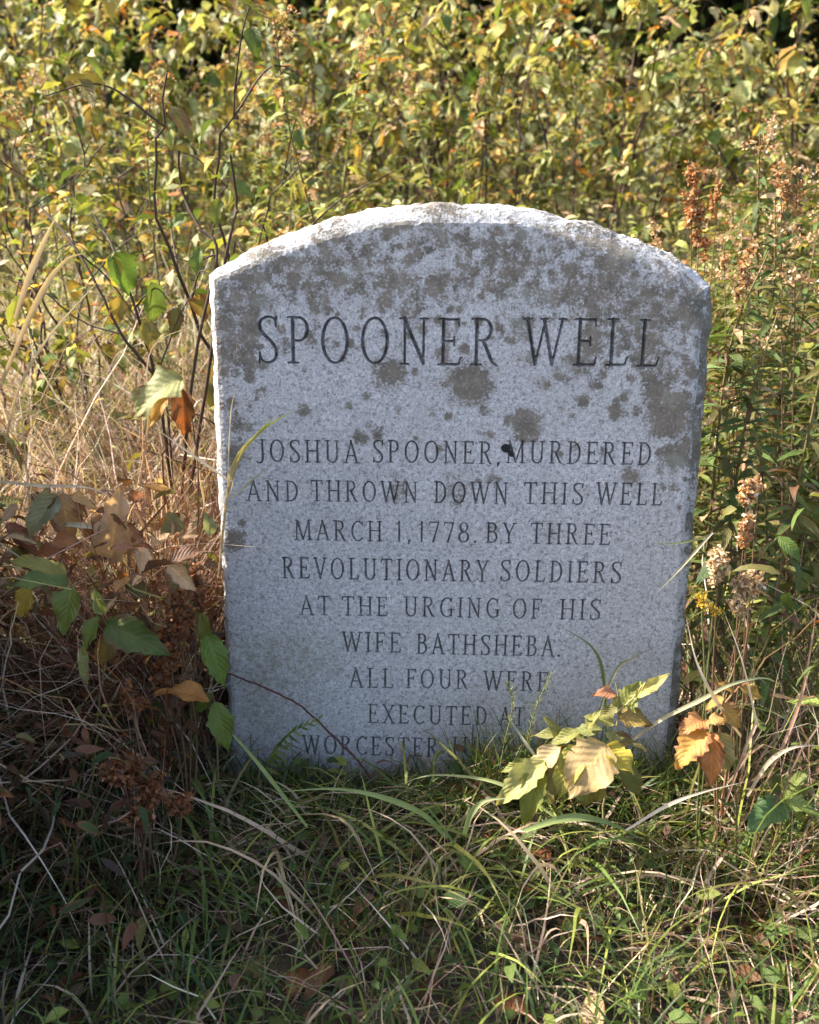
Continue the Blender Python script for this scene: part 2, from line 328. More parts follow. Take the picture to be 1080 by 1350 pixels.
# ------------------------------------------------------------------ headstone
ARCH = [(282, 369), (330, 347), (393, 323), (445, 307), (493, 296), (545, 290), (593, 287), (640, 287), (683, 289), (720, 297), (767, 309), (810, 319), (850, 331), (893, 350), (914, 364), (925, 377), (930, 392)]
def build_stone():
    arch = np.array([face(*p) for p in ARCH]); arch = arch[np.argsort(arch[:, 0])]
    xl, xr, zb = arch[0, 0], arch[-1, 0] + 0.001, -0.10
    def dens(a, b, n): return np.linspace(a, b, n, endpoint=False)
    left = dens(np.array([xl, zb]), arch[0], 230)
    ax = np.linspace(arch[0, 0], arch[-1, 0], 230); k = np.interp(ax, arch[:, 0], arch[:, 1])
    ks = np.convolve(np.pad(k, 8, mode='edge'), np.ones(17) / 17, 'valid'); ks[:3] = k[:3]
    top = np.column_stack([ax, ks])
    right = dens(top[-1], np.array([xr, zb]), 230)[1:]
    bot = dens(np.array([xr, zb]), np.array([xl, zb]), 120)
    O = np.vstack([left, top, right, bot]); side = np.concatenate([np.zeros(230), np.ones(230), np.full(229, 2), np.full(120, 3)]).astype(int)
    for i in range(len(O)):      # edge wander
        w = mn.noise(Vector((O[i, 0] * 26, O[i, 1] * 26, 3.3))) * 0.0016 + mn.noise(Vector((O[i, 0] * 90, O[i, 1] * 90, 8.1))) * 0.0011
        O[i] += w * (np.array([1, 0]) if side[i] in (0, 2) else np.array([0, 1]))
    n = len(O); tan = np.roll(O, -1, 0) - np.roll(O, 1, 0); nrm = np.column_stack([-tan[:, 1], tan[:, 0]]); nrm /= np.linalg.norm(nrm, axis=1)[:, None]
    for _ in range(6): nrm = (np.roll(nrm, 1, 0) + nrm + np.roll(nrm, -1, 0)); nrm /= np.linalg.norm(nrm, axis=1)[:, None]
    # how far the front edge is worn back along the outline
    wear = np.where(side == 1, np.interp(O[:, 0], [-0.35, -0.05, 0.08, 0.16, 0.3, 0.35], [0.0015, 0.002, 0.003, 0.009, 0.015, 0.013]), np.where(side == 2, np.interp(O[:, 1], [0.3, 0.72, 0.77], [0.002, 0.006, 0.013]), 0.0015))
    wear = np.convolve(np.pad(wear, 10, mode='wrap'), np.ones(21) / 21, 'valid')
    LT = carve()
    # face points
    g = 0.0036
    gx, gy = np.meshgrid(np.arange(xl, xr, g), np.arange(zb, 0.87, g)); gx[::2] += g / 2
    Q = np.column_stack([gx.ravel(), gy.ravel()]) + RS.uniform(-0.0006, 0.0006, (gx.size, 2))
    topz = np.interp(Q[:, 0], ax, ks)
    Q = Q[(Q[:, 0] > xl + 0.004) & (Q[:, 0] < xr - 0.004) & (Q[:, 1] < topz - 0.004) & (Q[:, 1] > zb + 0.004)]
    fmin = np.full(len(Q), 1.0)
    for t in LT: fmin = np.minimum(fmin, sample(t, Q))
    Q = Q[fmin > 0.0012]
    pts = [O]; edges = [(i, (i + 1) % n) for i in range(n)]; cnt = n; owner = [np.full(n, -1)]
    for li, t in enumerate(LT):
        for lp in t['loops']:
            edges += [(cnt + i, cnt + (i + 1) % len(lp)) for i in range(len(lp))]; pts.append(lp); cnt += len(lp); owner.append(np.full(len(lp), -1))
        rd = t['ridge']; rd = rd[sample(t, rd) < -0.0003]
        _, u = np.unique(np.round(rd / 0.0005).astype(int), axis=0, return_index=True); rd = rd[u]
        pts.append(rd); cnt += len(rd); owner.append(np.full(len(rd), li))
    pts.append(Q); owner.append(np.full(len(Q), -1))
    pts = np.vstack(pts); owner = np.concatenate(owner)
    vo, eo, fo, ov, _, _ = delaunay_2d_cdt([Vector(p) for p in pts], edges, [], 1, 1e-6)
    V2 = np.array([tuple(v) for v in vo]); own = np.array([max((owner[j] for j in o), default=-1) if o else -1 for o in ov])
    F = np.array([f for f in fo if len(f) == 3])
    e1 = V2[F[:, 1]] - V2[F[:, 0]]; e2 = V2[F[:, 2]] - V2[F[:, 0]]
    fl = (e1[:, 0] * e2[:, 1] - e1[:, 1] * e2[:, 0]) < 0; F[fl] = F[fl][:, ::-1]
    cen = V2[F].mean(1); fline = np.full(len(F), -1)
    for t in LT: fline[sample(t, cen) < 0] = t['line']
    # depth: worn edge + V cut
    dmin = np.full(len(V2), 9.0); near = np.zeros(len(V2), int)
    for a in range(0, n, 60):
        d = np.hypot(V2[:, :1] - O[None, a:a + 60, 0], V2[:, 1:] - O[None, a:a + 60, 1]); m = d.min(1); b = m < dmin
        near[b] = a + d.argmin(1)[b]; dmin[b] = m[b]
    wv = wear[near]; rad = np.clip(wv * 2.3, 0.003, 0.04)
    depth = wv * np.clip(1 - dmin / rad, 0, 1) ** 2
    for li, t in enumerate(LT):
        s = own == li
        if s.any(): depth[s] += np.clip(-sample(t, V2[s]) * 1.5, 0, 0.0065)
    V3 = np.column_stack([V2[:, 0], depth, V2[:, 1]])
    # lichen, stains and the black spot as point colours, measured in the photograph
    ppx, _ = px_of(V3 @ SB.T)
    X, Y = ppx[:, 0], ppx[:, 1]
    nz = np.array([mn.noise(Vector((v[0] * 13, v[1] * 13, 0.7))) for v in V2]); nz2 = np.array([mn.noise(Vector((v[0] * 38, v[1] * 38, 5.7))) for v in V2])
    lim = np.interp(X, [280, 330, 345, 420, 520, 600, 680, 760, 840, 880, 930], [520, 500, 410, 400, 408, 400, 418, 425, 480, 610, 615])
    lich = np.clip((lim - Y) / 60 + 0.5, 0, 1) * 0.62 + 0.34 * nz + 0.25 * nz2
    lich -= 0.45 * np.exp(-(((X - 570) / 55) ** 2 + ((Y - 345) / 20) ** 2)) + 0.5 * np.exp(-(((X - 765) / 22) ** 2 + ((Y - 346) / 14) ** 2)) + 0.4 * np.exp(-(((X - 905) / 25) ** 2 + ((Y - 490) / 40) ** 2)) + 0.3 * np.exp(-(((X - 640) / 60) ** 2 + ((Y - 300) / 14) ** 2))
    lich *= np.clip((lim + 60 - Y) / 40, 0, 1)
    spots = [(515, 490, 21, .95), (620, 503, 30, .95), (693, 562, 25, .9), (400, 541, 13, .7), (527, 541, 9, .6), (475, 577, 12, .8), (500, 572, 14, .6), (485, 560, 7, .7), (308, 712, 18, .9), (318, 690, 7, .6), (768, 530, 12, .8), (787, 508, 11, .8), (812, 541, 13, .8), (865, 516, 24, .9), (885, 553, 30, .95), (893, 600, 24, .9), (832, 626, 15, .75), (833, 497, 10, .6), (716, 507, 10, .7),
             (525, 647, 24, .55), (600, 650, 26, .55), (650, 632, 10, .7), (722, 703, 16, .5), (650, 696, 14, .45), (575, 703, 12, .3), (312, 600, 22, .75), (312, 560, 14, .7), (345, 515, 11, .6), (330, 535, 10, .5), (740, 537, 7, .6), (640, 575, 9, .6), (568, 543, 9, .5), (375, 455, 14, .6), (590, 440, 14, .5), (760, 480, 20, .7), (700, 470, 14, .6), (345, 480, 12, .7), (660, 420, 14, .5), (690, 430, 20, .7), (545, 420, 16, .6), (850, 610, 9, .5), (620, 720, 7, .4), (895, 670, 7, .5), (735, 676, 6, .45), (770, 615, 7, .4), (430, 590, 6, .3), (560, 590, 10, .4), (780, 452, 24, .8), (420, 395, 20, .7), (645, 575, 9, .6)]
    RL = np.random.RandomState(21)
    for _ in range(1500):
        x, y = RL.uniform(280, 935), RL.uniform(285, 660); top_ = np.interp(x, [280, 330, 345, 420, 520, 600, 680, 760, 840, 880, 930], [520, 500, 410, 400, 408, 400, 418, 425, 480, 610, 615])
        if RL.rand() < (0.72 if y < top_ - 5 else 0.34 if y < top_ + 75 else 0.075 if y < 600 else 0.012): spots.append((x, y, RL.uniform(3, 6) if RL.rand() < 0.5 else RL.uniform(6, 15 if y < top_ else 9), RL.uniform(0.55, 0.9)))
    sp = np.zeros(len(V2))
    for (x, y, r, a) in spots:
        ex = RS.uniform(0.85, 1.2); d = np.hypot((X - x) / ex, Y - y) / r
        sp = np.maximum(sp, a * np.clip(1.4 - d * (1 + 0.35 * nz2), 0, 1) ** 0.8)
    lich = np.maximum(lich - 0.14 * np.clip((Y - 520) / 150, 0, 1), sp + 0.1 * nz2)
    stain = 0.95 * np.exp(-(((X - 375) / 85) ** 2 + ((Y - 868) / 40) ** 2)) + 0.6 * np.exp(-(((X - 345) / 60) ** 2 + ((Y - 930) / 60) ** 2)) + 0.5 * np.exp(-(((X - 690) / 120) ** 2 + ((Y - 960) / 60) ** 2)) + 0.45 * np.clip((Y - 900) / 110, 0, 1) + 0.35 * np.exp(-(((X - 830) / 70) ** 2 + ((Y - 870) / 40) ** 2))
    dark = 0.8 * np.clip(1.5 - np.hypot((X - 667) / 1.0, (Y - 591) * 1.0) / 7.5, 0, 1) + 0.7 * np.clip(1.4 - np.hypot(X - 675, Y - 600) / 4.5, 0, 1)
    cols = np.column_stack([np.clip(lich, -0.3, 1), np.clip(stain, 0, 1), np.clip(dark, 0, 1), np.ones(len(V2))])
    root = thing('headstone', 'grey granite memorial stone with arched top, lichen and carved capitals', 'headstone')
    root.rotation_euler = (-LEAN, 0, 0)
    # rough pitched top, sides and back, starting on the face's own outline
    TK, NR = 0.125, 30
    prof_d = np.concatenate([[0], np.linspace(0.002, 1, NR - 1) ** 1.25]); rings = []
    amt = np.select([side == 0, side == 1, side == 2], [np.full(n, 0.0105), np.interp(O[:, 0], [-0.35, -0.2, -0.04, 0.1, 0.25, 0.35], [0.014, 0.019, 0.021, 0.019, 0.014, 0.010]), np.full(n, 0.018)], 0.0)
    amt = np.convolve(np.pad(amt, 6, mode='wrap'), np.ones(13) / 13, 'valid')
    for r, s in enumerate(prof_d):
        b = amt * (1 - math.exp(-s * 16)) * (1 - 0.25 * s * s); P = np.zeros((n, 3))
        for i in range(n):
            q = Vector((O[i, 0] * 9, s * TK * 12, O[i, 1] * 9))
            w = (mn.fractal(q * 1.3, 0.9, 2.1, 3) * 0.006 + mn.fractal(q * 5.5, 0.8, 2.2, 4) * 0.0032 + abs(mn.noise(q * 2.6)) * 0.004) * min(1, s * 14) * (0.55 if side[i] in (0, 2) else 1.0)
            o = (b[i] + w) if r else 0.0
            P[i] = (O[i, 0] + nrm[i, 0] * o, wear[i] + s * (TK - wear[i]), O[i, 1] + nrm[i, 1] * o)
        rings.append(P)
    SV = np.vstack(rings + [rings[-1].mean(0)[None]]); idx = np.arange(n); nx_ = (idx + 1) % n; q = []
    for r in range(NR - 1): q.append(np.column_stack([r * n + idx, r * n + nx_, (r + 1) * n + nx_, (r + 1) * n + idx]))
    quads = np.vstack(q); tri = np.column_stack([(NR - 1) * n + idx, (NR - 1) * n + nx_, np.full(n, NR * n)])
    sc = np.zeros((len(SV), 4)); sc[:, 3] = 1
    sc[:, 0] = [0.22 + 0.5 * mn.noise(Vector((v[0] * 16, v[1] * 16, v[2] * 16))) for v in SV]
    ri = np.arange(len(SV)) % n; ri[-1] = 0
    sc[:, 0] += np.where(side[ri] == 2, 0.42, np.where(side[ri] == 1, 0.16, 0.0)) + 0.45 * np.exp(-(((SV[:, 0] + 0.03) / 0.03) ** 2 + ((SV[:, 2] - 0.87) / 0.02) ** 2))  # right side's shade partly put into this tint, along with dirt and lichen
    # the whole front edge is shared: body = face + rough sides
    keep = fline < 0; used = np.unique(F[keep]); mp = -np.ones(len(V3), int); mp[used] = np.arange(len(used))
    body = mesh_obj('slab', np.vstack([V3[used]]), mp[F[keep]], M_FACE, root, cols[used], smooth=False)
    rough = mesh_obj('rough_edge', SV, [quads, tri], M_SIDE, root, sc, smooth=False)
    tag(rough, 'rock-pitched rough top and side edges of the stone')
    for wi, w in enumerate(WORDS):
        kf = fline == wi; used = np.unique(F[kf]); mp[:] = -1; mp[used] = np.arange(len(used))
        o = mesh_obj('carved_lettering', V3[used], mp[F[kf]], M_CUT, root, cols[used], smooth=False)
        tag(o, 'carved word ' + w[0].strip('.,'))
    return root
stone = build_stone()
print('stone', round(time.time() - T0, 1), flush=True)
#VEG
# ------------------------------------------------------------------ plant materials
def plant_mat(name, veins=False, trans=0.3, rough=0.55):
    m = new_mat(name); k = NT(m); v = k.obj()
    a = k.add('ShaderNodeVertexColor', layer_name='tint'); c = a.outputs[0]; dry = a.outputs[1]
    n = k.noise(v, 60 if veins else 35, 4, 0.6)
    c = k.mix(k.step(n, 0.3, 0.7, 0, 0.45), c, k.mix(1.0, c, (0.55, 0.5, 0.42), 'MULTIPLY'))
    if veins:
        uv = k.add('ShaderNodeUVMap', uv_map='UVMap').outputs[0]; s = k.add('ShaderNodeSeparateXYZ'); k.l.new(uv, s.inputs[0])
        au = k.math('ABSOLUTE', s.outputs[0])
        sv = k.math('SINE', k.math('MULTIPLY', k.math('SUBTRACT', s.outputs[1], k.math('MULTIPLY', au, 0.28)), 52.0))
        vein = k.math('MAXIMUM', k.step(sv, 0.86, 1.0, 0, 0.2), k.step(au, 0.10, 0.03, 0, 0.8))
        c = k.mix(vein, c, k.mix(1.0, c, (1.35, 1.25, 1.0), 'MULTIPLY'))
        edge = k.math('ADD', k.math('MULTIPLY', au, 0.45), k.math('ADD', k.math('MULTIPLY', dry, 0.75), k.math('MULTIPLY', k.math('SUBTRACT', k.noise(v, 38, 5, 0.65), 0.5), 1.3)))
        c = k.mix(k.step(edge, 0.62, 0.85, 0, 0.9), c, (0.15, 0.065, 0.028))
        c = k.mix(k.step(k.noise(v, 150, 3, 0.6), 0.66, 0.72, 0, 0.5), c, (0.10, 0.055, 0.03))
    p = k.add('ShaderNodeBsdfPrincipled'); k.put(p.inputs['Base Color'], c); p.inputs['Roughness'].default_value = rough
    p.inputs['Specular IOR Level'].default_value = 0.35
    if veins:
        b = k.add('ShaderNodeBump'); b.inputs['Strength'].default_value = 0.5; b.inputs['Distance'].default_value = 0.002
        k.put(b.inputs['Height'], k.math('ADD', k.math('MULTIPLY', sv, 0.25), k.math('MULTIPLY', k.noise(v, 55, 5, 0.65), 2.6))); k.l.new(b.outputs[0], p.inputs['Normal'])
    if trans > 0:
        t = k.add('ShaderNodeBsdfTranslucent'); k.put(t.inputs[0], k.mix(1.0, c, (1.25, 1.15, 0.7), 'MULTIPLY'))
        mx = k.add('ShaderNodeMixShader'); mx.inputs[0].default_value = trans; k.l.new(p.outputs[0], mx.inputs[1]); k.l.new(t.outputs[0], mx.inputs[2])
        k.out(mx.outputs[0])
    else: k.out(p.outputs[0])
    return m
M_LEAF = plant_mat('leaf', True, 0.34); M_BLADE = plant_mat('grass_blade', False, 0.28, 0.5); M_STEM = plant_mat('stem_bark', False, 0.0, 0.75); M_SEED = plant_mat('seed_fluff', False, 0.3, 0.8)

def soil():
    m = new_mat('soil'); k = NT(m); v = k.obj(); n = k.noise(v, 14, 8, 0.7)
    c = k.ramp(n, [(0.3, (0.018, 0.013, 0.009)), (0.5, (0.05, 0.036, 0.022)), (0.62, (0.085, 0.06, 0.035)), (0.75, (0.06, 0.065, 0.022))])
    sx = k.add('ShaderNodeSeparateXYZ'); k.l.new(v, sx.inputs[0])
    c = k.mix(k.step(sx.outputs[1], 4.0, 9.0), c, k.ramp(k.noise(v, 1.7, 8, 0.7), [(0.35, (0.09, 0.11, 0.03)), (0.6, (0.20, 0.18, 0.07))]))      # meadow sod further off
    p = k.add('ShaderNodeBsdfPrincipled'); k.put(p.inputs['Base Color'], c); p.inputs['Roughness'].default_value = 0.95
    b = k.add('ShaderNodeBump'); b.inputs['Distance'].default_value = 0.03; k.put(b.inputs['Height'], n); k.l.new(b.outputs[0], p.inputs['Normal']); k.out(p.outputs[0]); return m
gx = np.concatenate([np.linspace(-120, -4, 24, endpoint=False), np.linspace(-4, 4, 90, endpoint=False), np.linspace(4, 120, 24)])
gy = np.concatenate([np.linspace(-60, -3, 12, endpoint=False), np.linspace(-3, 6, 100, endpoint=False), np.linspace(6, 160, 40)])
GX, GY = np.meshgrid(gx, gy); nn = len(gx)
ii = (np.arange(len(gy) - 1)[:, None] * nn + np.arange(nn - 1)[None]).ravel()
tag(mesh_obj('ground', np.column_stack([GX.ravel(), GY.ravel(), ground_z(GX, GY).ravel()]), np.column_stack([ii, ii + 1, ii + nn + 1, ii + nn]), soil()), kind='structure')

# ------------------------------------------------------------------ plant geometry
STRAW, PALE, PINK = (0.47, 0.35, 0.24), (0.63, 0.54, 0.43), (0.44, 0.29, 0.22)
BROWN, REDB, RUST = (0.15, 0.085, 0.05), (0.17, 0.07, 0.04), (0.27, 0.10, 0.035)
GREEN, DKGREEN, YGREEN, OLIVE = (0.10, 0.15, 0.03), (0.045, 0.08, 0.02), (0.24, 0.27, 0.055), (0.15, 0.14, 0.04)
LIME = (0.38, 0.39, 0.17)
YELLOW, ORANGE, TAN = (0.50, 0.38, 0.09), (0.45, 0.19, 0.045), (0.50, 0.34, 0.19)
BARK = (0.055, 0.033, 0.024)

def pick(pal, n, var=0.25):
    """n colours from [(weight, rgb), ...] with variation"""
    w = np.array([p[0] for p in pal], float); w /= w.sum()
    c = np.array([p[1] for p in pal])[RS.choice(len(pal), n, p=w)]
    c = c * RS.uniform(1 - var, 1 + var, (n, 1)) * RS.uniform(0.93, 1.07, (n, 3))
    return np.clip(c, 0.005, 0.85)
def unit(v): return v / np.maximum(np.linalg.norm(v, axis=-1, keepdims=True), 1e-9)

class MB:
    def __init__(s): s.v, s.q, s.t, s.c, s.u, s.n = [], [], [], [], [], 0
    def put(s, V, Q, C, U=None):
        s.v.append(V); s.q.append(np.asarray(Q) + s.n); s.c.append(C); s.u.append(U if U is not None else np.zeros((len(V), 2))); s.n += len(V); return s
    def build(s, name, mat, parent=None, origin=(0, 0, 0)):
        return mesh_obj(name, np.vstack(s.v) - np.asarray(origin), np.vstack(s.q), mat, parent, np.vstack(s.c), np.vstack(s.u))
    def blades(s, root, az, el, length, width, bend, tint, K=6, twist=0.0, roll=None, kink=0.0, clear=None):
        N = len(root); t = np.linspace(0, 1, K + 1)
        e = el[:, None] - bend[:, None] * t[None, :-1] ** 1.4; a = az[:, None] + (RS.normal(0, 1, (N, 1)) * twist) * t[None, :-1]
        if kink: e = e + RS.normal(0, kink, (N, K)); a = a + RS.normal(0, kink, (N, K)) * 0.7
        st = (length / K)[:, None]
        d = np.stack([np.cos(e) * np.cos(a), np.cos(e) * np.sin(a), np.sin(e)], -1) * st[..., None]
        P = np.concatenate([np.zeros((N, 1, 3)), np.cumsum(d, 1)], 1) + root[:, None]
        if clear is not None:      # keep the carved face free of blades: none leans in front of it higher than this
            ok = ~((np.abs(P[..., 0]) < 0.36) & (P[..., 1] < 0.02) & (P[..., 2] > clear + 0.35 * np.clip(-P[..., 1] - 0.1, 0, None))).any(1)
            P, az, el, width, tint = P[ok], az[ok], el[ok], width[ok], tint[ok]; N = len(P)
        ro = RS.uniform(-1.2, 1.2, N) if roll is None else roll
        h = np.stack([-np.sin(az), np.cos(az), np.zeros(N)], -1); up = np.stack([-np.sin(el) * np.cos(az), -np.sin(el) * np.sin(az), np.cos(el)], -1)
        sd_ = h * np.cos(ro)[:, None] + up * np.sin(ro)[:, None]
        w = width[:, None] * (np.minimum(1.0, 0.75 + t * 0.8) * np.clip(1 - t ** 2.2, 0.04, 1))[None] * 0.5
        A = P - sd_[:, None] * w[..., None]; B = P + sd_[:, None] * w[..., None]
        V = np.stack([A, B], 2).reshape(N, -1, 3)
        q = np.array([[2 * i, 2 * i + 1, 2 * i + 3, 2 * i + 2] for i in range(K)])
        Q = (np.arange(N)[:, None, None] * (2 * K + 2) + q[None]).reshape(-1, 4)
        C = np.ones((N, 2 * K + 2, 4)); C[..., :3] = tint[:, None]
        s.put(V.reshape(-1, 3), Q, C.reshape(-1, 4), np.tile(np.repeat(np.column_stack([0 * t + 0.5, t]), 2, 0), (N, 1))); return P
    def ribbon(s, P, w, tint, side=None, fold=0.25, tint2=None):
        P = np.asarray(P, float); K = len(P); T = unit(np.gradient(P, axis=0))
        view = unit(P - CAM) if side is None else np.tile(side, (K, 1)); sd_ = unit(np.cross(T, view)); nn_ = np.cross(sd_, T)
        w = np.broadcast_to(np.asarray(w, float), K)[:, None] * 0.5
        V = np.stack([P - sd_ * w, P + nn_ * w * fold * 2, P + sd_ * w], 1).reshape(-1, 3)
        Q = [[3 * i + j, 3 * i + j + 1, 3 * i + j + 4, 3 * i + j + 3] for i in range(K - 1) for j in (0, 1)]
        C = np.ones((K, 4)); C[:, :3] = np.array(tint)[None] if tint2 is None else np.array(tint) + (np.array(tint2) - np.array(tint)) * np.linspace(0, 1, K)[:, None]
        return s.put(V, Q, np.repeat(C, 3, 0), np.repeat(np.column_stack([np.zeros(K), np.linspace(0, 1, K)]), 3, 0))
    def tube(s, P, r, tint, sides=5, tint2=None):
        P = np.asarray(P, float); K = len(P); T = unit(np.gradient(P, axis=0)); ref = np.array([0.31, 0.23, 0.92]) if abs(T[0, 2]) < 0.85 else np.array([0.9, 0.3, 0.1])
        a = unit(np.cross(T, ref)); b = np.cross(T, a); th = np.arange(sides) * 2 * np.pi / sides
        r = np.broadcast_to(np.asarray(r, float), K)[:, None, None]
        V = P[:, None] + (a[:, None] * np.cos(th)[None, :, None] + b[:, None] * np.sin(th)[None, :, None]) * r
        Q = [[i * sides + j, i * sides + (j + 1) % sides, (i + 1) * sides + (j + 1) % sides, (i + 1) * sides + j] for i in range(K - 1) for j in range(sides)]
        C = np.ones((K, 4)); C[:, :3] = np.array(tint)[None] if tint2 is None else np.array(tint) + (np.array(tint2) - np.array(tint)) * np.linspace(0, 1, K)[:, None]
        return s.put(V.reshape(-1, 3), Q, np.repeat(C, sides, 0))
    def leaves(s, pos, d, nrm, length, ratio, curl, fold, tint, dry, ny=8, nx=4, wave=0.06, shape='ovate', serr=0.0):
        pos, d, nrm = (np.atleast_2d(np.asarray(x, float)) for x in (pos, d, nrm)); N = len(pos)
        bc = lambda x: np.broadcast_to(np.asarray(x, float), N)
        length, ratio, curl, fold, dry = map(bc, (length, ratio, curl, fold, dry)); tint = np.broadcast_to(np.asarray(tint, float), (N, 3))
        d = unit(d); side = unit(np.cross(d, nrm)); nrm = np.cross(side, d)
        dry = dry + 0.0
        t = np.linspace(0, 1, ny + 1)
        if shape == 'ovate': w = np.sin(np.pi * t ** 0.72) ** 0.85 * (1 - 0.25 * t)
        elif shape == 'obovate': w = np.sin(np.pi * t ** 1.25) ** 0.8
        else: w = np.sin(np.pi * t ** 0.8) ** 0.9
        w = np.clip(w, 0.02, 1); w[-1] = 0.015
        x = np.linspace(-1, 1, nx + 1)
        th = curl[:, None] * (t[None] ** 1.3)
        al = np.concatenate([np.zeros((N, 1)), np.cumsum((np.cos(th[:, 1:]) + np.cos(th[:, :-1])) / 2, 1)], 1) / ny
        bl = -np.concatenate([np.zeros((N, 1)), np.cumsum((np.sin(th[:, 1:]) + np.sin(th[:, :-1])) / 2, 1)], 1) / ny
        cen = d[:, None] * al[..., None] + nrm[:, None] * bl[..., None]
        ln = d[:, None] * np.sin(th)[..., None] + nrm[:, None] * np.cos(th)[..., None]
        half = ratio[:, None, None] * 0.5 * w[None, :, None] * x[None, None]
        if serr: half = half * (1 + serr * ((np.arange(ny + 1) % 2) * 2 - 1)[None, :, None] * (np.abs(x) > 0.9)[None, None])
        if ny > 8: half = half * (1 + RS.normal(0, 0.09, (N, ny + 1, 1)) * (np.abs(x) > 0.9)[None, None])
        f = fold[:, None, None]
        ph = RS.uniform(0, 6.28, (N, 1, 1)); zz = np.abs(half) * np.sin(f) + wave * np.abs(x)[None, None] ** 2 * np.sin(t[None, :, None] * 11 + ph + x[None, None] * 2) * ratio[:, None, None]
        V = cen[:, :, None] + side[:, None, None] * (half * np.cos(f))[..., None] + ln[:, :, None] * zz[..., None]
        V = V * length[:, None, None, None] + pos[:, None, None]
        m = nx + 1; q = np.array([[i * m + j, i * m + j + 1, (i + 1) * m + j + 1, (i + 1) * m + j] for i in range(ny) for j in range(nx)])
        Q = (np.arange(N)[:, None, None] * (m * (ny + 1)) + q[None]).reshape(-1, 4)
        C = np.ones((N, (ny + 1) * m, 4)); C[..., :3] = tint[:, None]; C[..., 3] = dry[:, None]
        U = np.stack(np.meshgrid(x, t), -1).reshape(-1, 2)
        return s.put(V.reshape(-1, 3), Q, C.reshape(-1, 4), np.tile(U, (N, 1)))
    def crumbs(s, pos, size, tint):
        """small crumpled seed scales"""
        N = len(pos); d = unit(RS.normal(0, 1, (N, 3))); a = unit(np.cross(d, RS.normal(0, 1, (N, 3)))); size = np.broadcast_to(size, N)[:, None]
        V = np.stack([pos - d * size * 0.5, pos + a * size * 0.34, pos + d * size * 0.6, pos - a * size * 0.3 + np.cross(d, a) * size * 0.25], 1)
        C = np.ones((N, 4, 4)); C[..., :3] = tint[:, None]
        return s.put(V.reshape(-1, 3), np.arange(N * 4).reshape(-1, 4), C.reshape(-1, 4))

def smooth_path(pts, n=8):
    P = np.array(pts, float); P = np.vstack([2 * P[0] - P[1], P, 2 * P[-1] - P[-2]]); o = []
    for i in range(1, len(P) - 2):
        for t in np.linspace(0, 1, n, endpoint=(i == len(P) - 3)):
            a, b, c, d = P[i - 1:i + 3]; o.append(0.5 * (2 * b + (c - a) * t + (2 * a - 5 * b + 4 * c - d) * t * t + (3 * b - a - 3 * c + d) * t ** 3))
    return np.array(o)
def at_path(pts, n=8): return smooth_path([at(*p) for p in pts], n)
def scatter(n, x0, x1, y0, y1, keep=None):
    P = np.column_stack([RS.uniform(x0, x1, n), RS.uniform(y0, y1, n)])
    out_ = ~((np.abs(P[:, 0]) < 0.37) & (P[:, 1] > -0.015) & (P[:, 1] < 0.15))
    P = P[out_]
    if keep is not None: P = P[keep(P)]
    return np.column_stack([P, ground_z(P[:, 0], P[:, 1])])
def sees(P, m=40):
    p, d = px_of(P); return (d > 0.05) & (p[:, 0] > -m) & (p[:, 0] < 1080 + m) & (p[:, 1] > -m) & (p[:, 1] < 1350 + m)

# ------------------------------------------------------------------ uncounted grass, litter and herbs
def grass(name, roots, pal, ln, wd, el, bend, K=6, kink=0.06, twist=0.4, mat=None, clear=0.06):
    n = len(roots); b = MB()
    b.blades(roots, RS.uniform(0, 2 * np.pi, n), RS.uniform(*el, n), RS.uniform(*ln, n) * RS.uniform(0.7, 1.05, n), RS.uniform(*wd, n), RS.uniform(*bend, n), pick(pal, n), K=K, kink=kink, twist=twist, clear=clear)
    return tag(b.build(name, mat or M_BLADE), kind='stuff')
DRYPAL = [(2.5, STRAW), (4.5, PALE), (3.2, PINK), (2, BROWN), (0.8, REDB), (0.8, LIME)]
# sunlit dry grass heap beside and behind the stone's bright edge
r = scatter(8000, -1.6, -0.33, 0.03, 1.5)
grass('dry_grass', r, DRYPAL, (0.5, 0.95), (0.0014, 0.0066), (0.7, 1.5), (0.3, 2.8), K=9, kink=0.26, twist=1.1)
r = scatter(2600, -0.56, -0.365, -0.12, 0.45)
grass('brown_grass', r, [(4, BROWN), (3, REDB), (0.5, RUST), (2, PINK)], (0.3, 0.68), (0.0014, 0.004), (1.0, 1.5), (0.1, 1.6), K=8, kink=0.22, twist=0.8)
r = scatter(1700, 0.365, 0.95, -0.32, 0.2)
grass('dry_grass', r, [(1.5, PINK), (1.5, STRAW), (1.2, PALE), (3, BROWN), (1, REDB), (3, GREEN), (2, OLIVE)], (0.15, 0.5), (0.0014, 0.004), (0.2, 1.4), (0.2, 1.8), K=7, kink=0.2, twist=0.8)
r = scatter(2200, -0.38, 0.38, -0.13, -0.012)
grass('green_grass', r, [(3, GREEN), (3, DKGREEN), (1, OLIVE), (1, BROWN)], (0.03, 0.10), (0.0015, 0.004), (0.6, 1.5), (0.2, 1.8), clear=0.045)
for x0, x1, nb, hh in ((0.03, 0.24, 650, 0.17), (-0.33, -0.20, 200, 0.11), (0.20, 0.42, 420, 0.16)):      # taller tufts against the stone
    grass('green_grass', scatter(nb, x0, x1, -0.11, -0.012), [(3, GREEN), (3, DKGREEN), (1, YGREEN), (1, OLIVE), (0.6, RUST)], (0.06, hh), (0.0015, 0.004), (0.9, 1.5), (0.2, 1.4), kink=0.12, clear=hh)
r = scatter(2600, -0.95, -0.36, -0.40, 0.12)
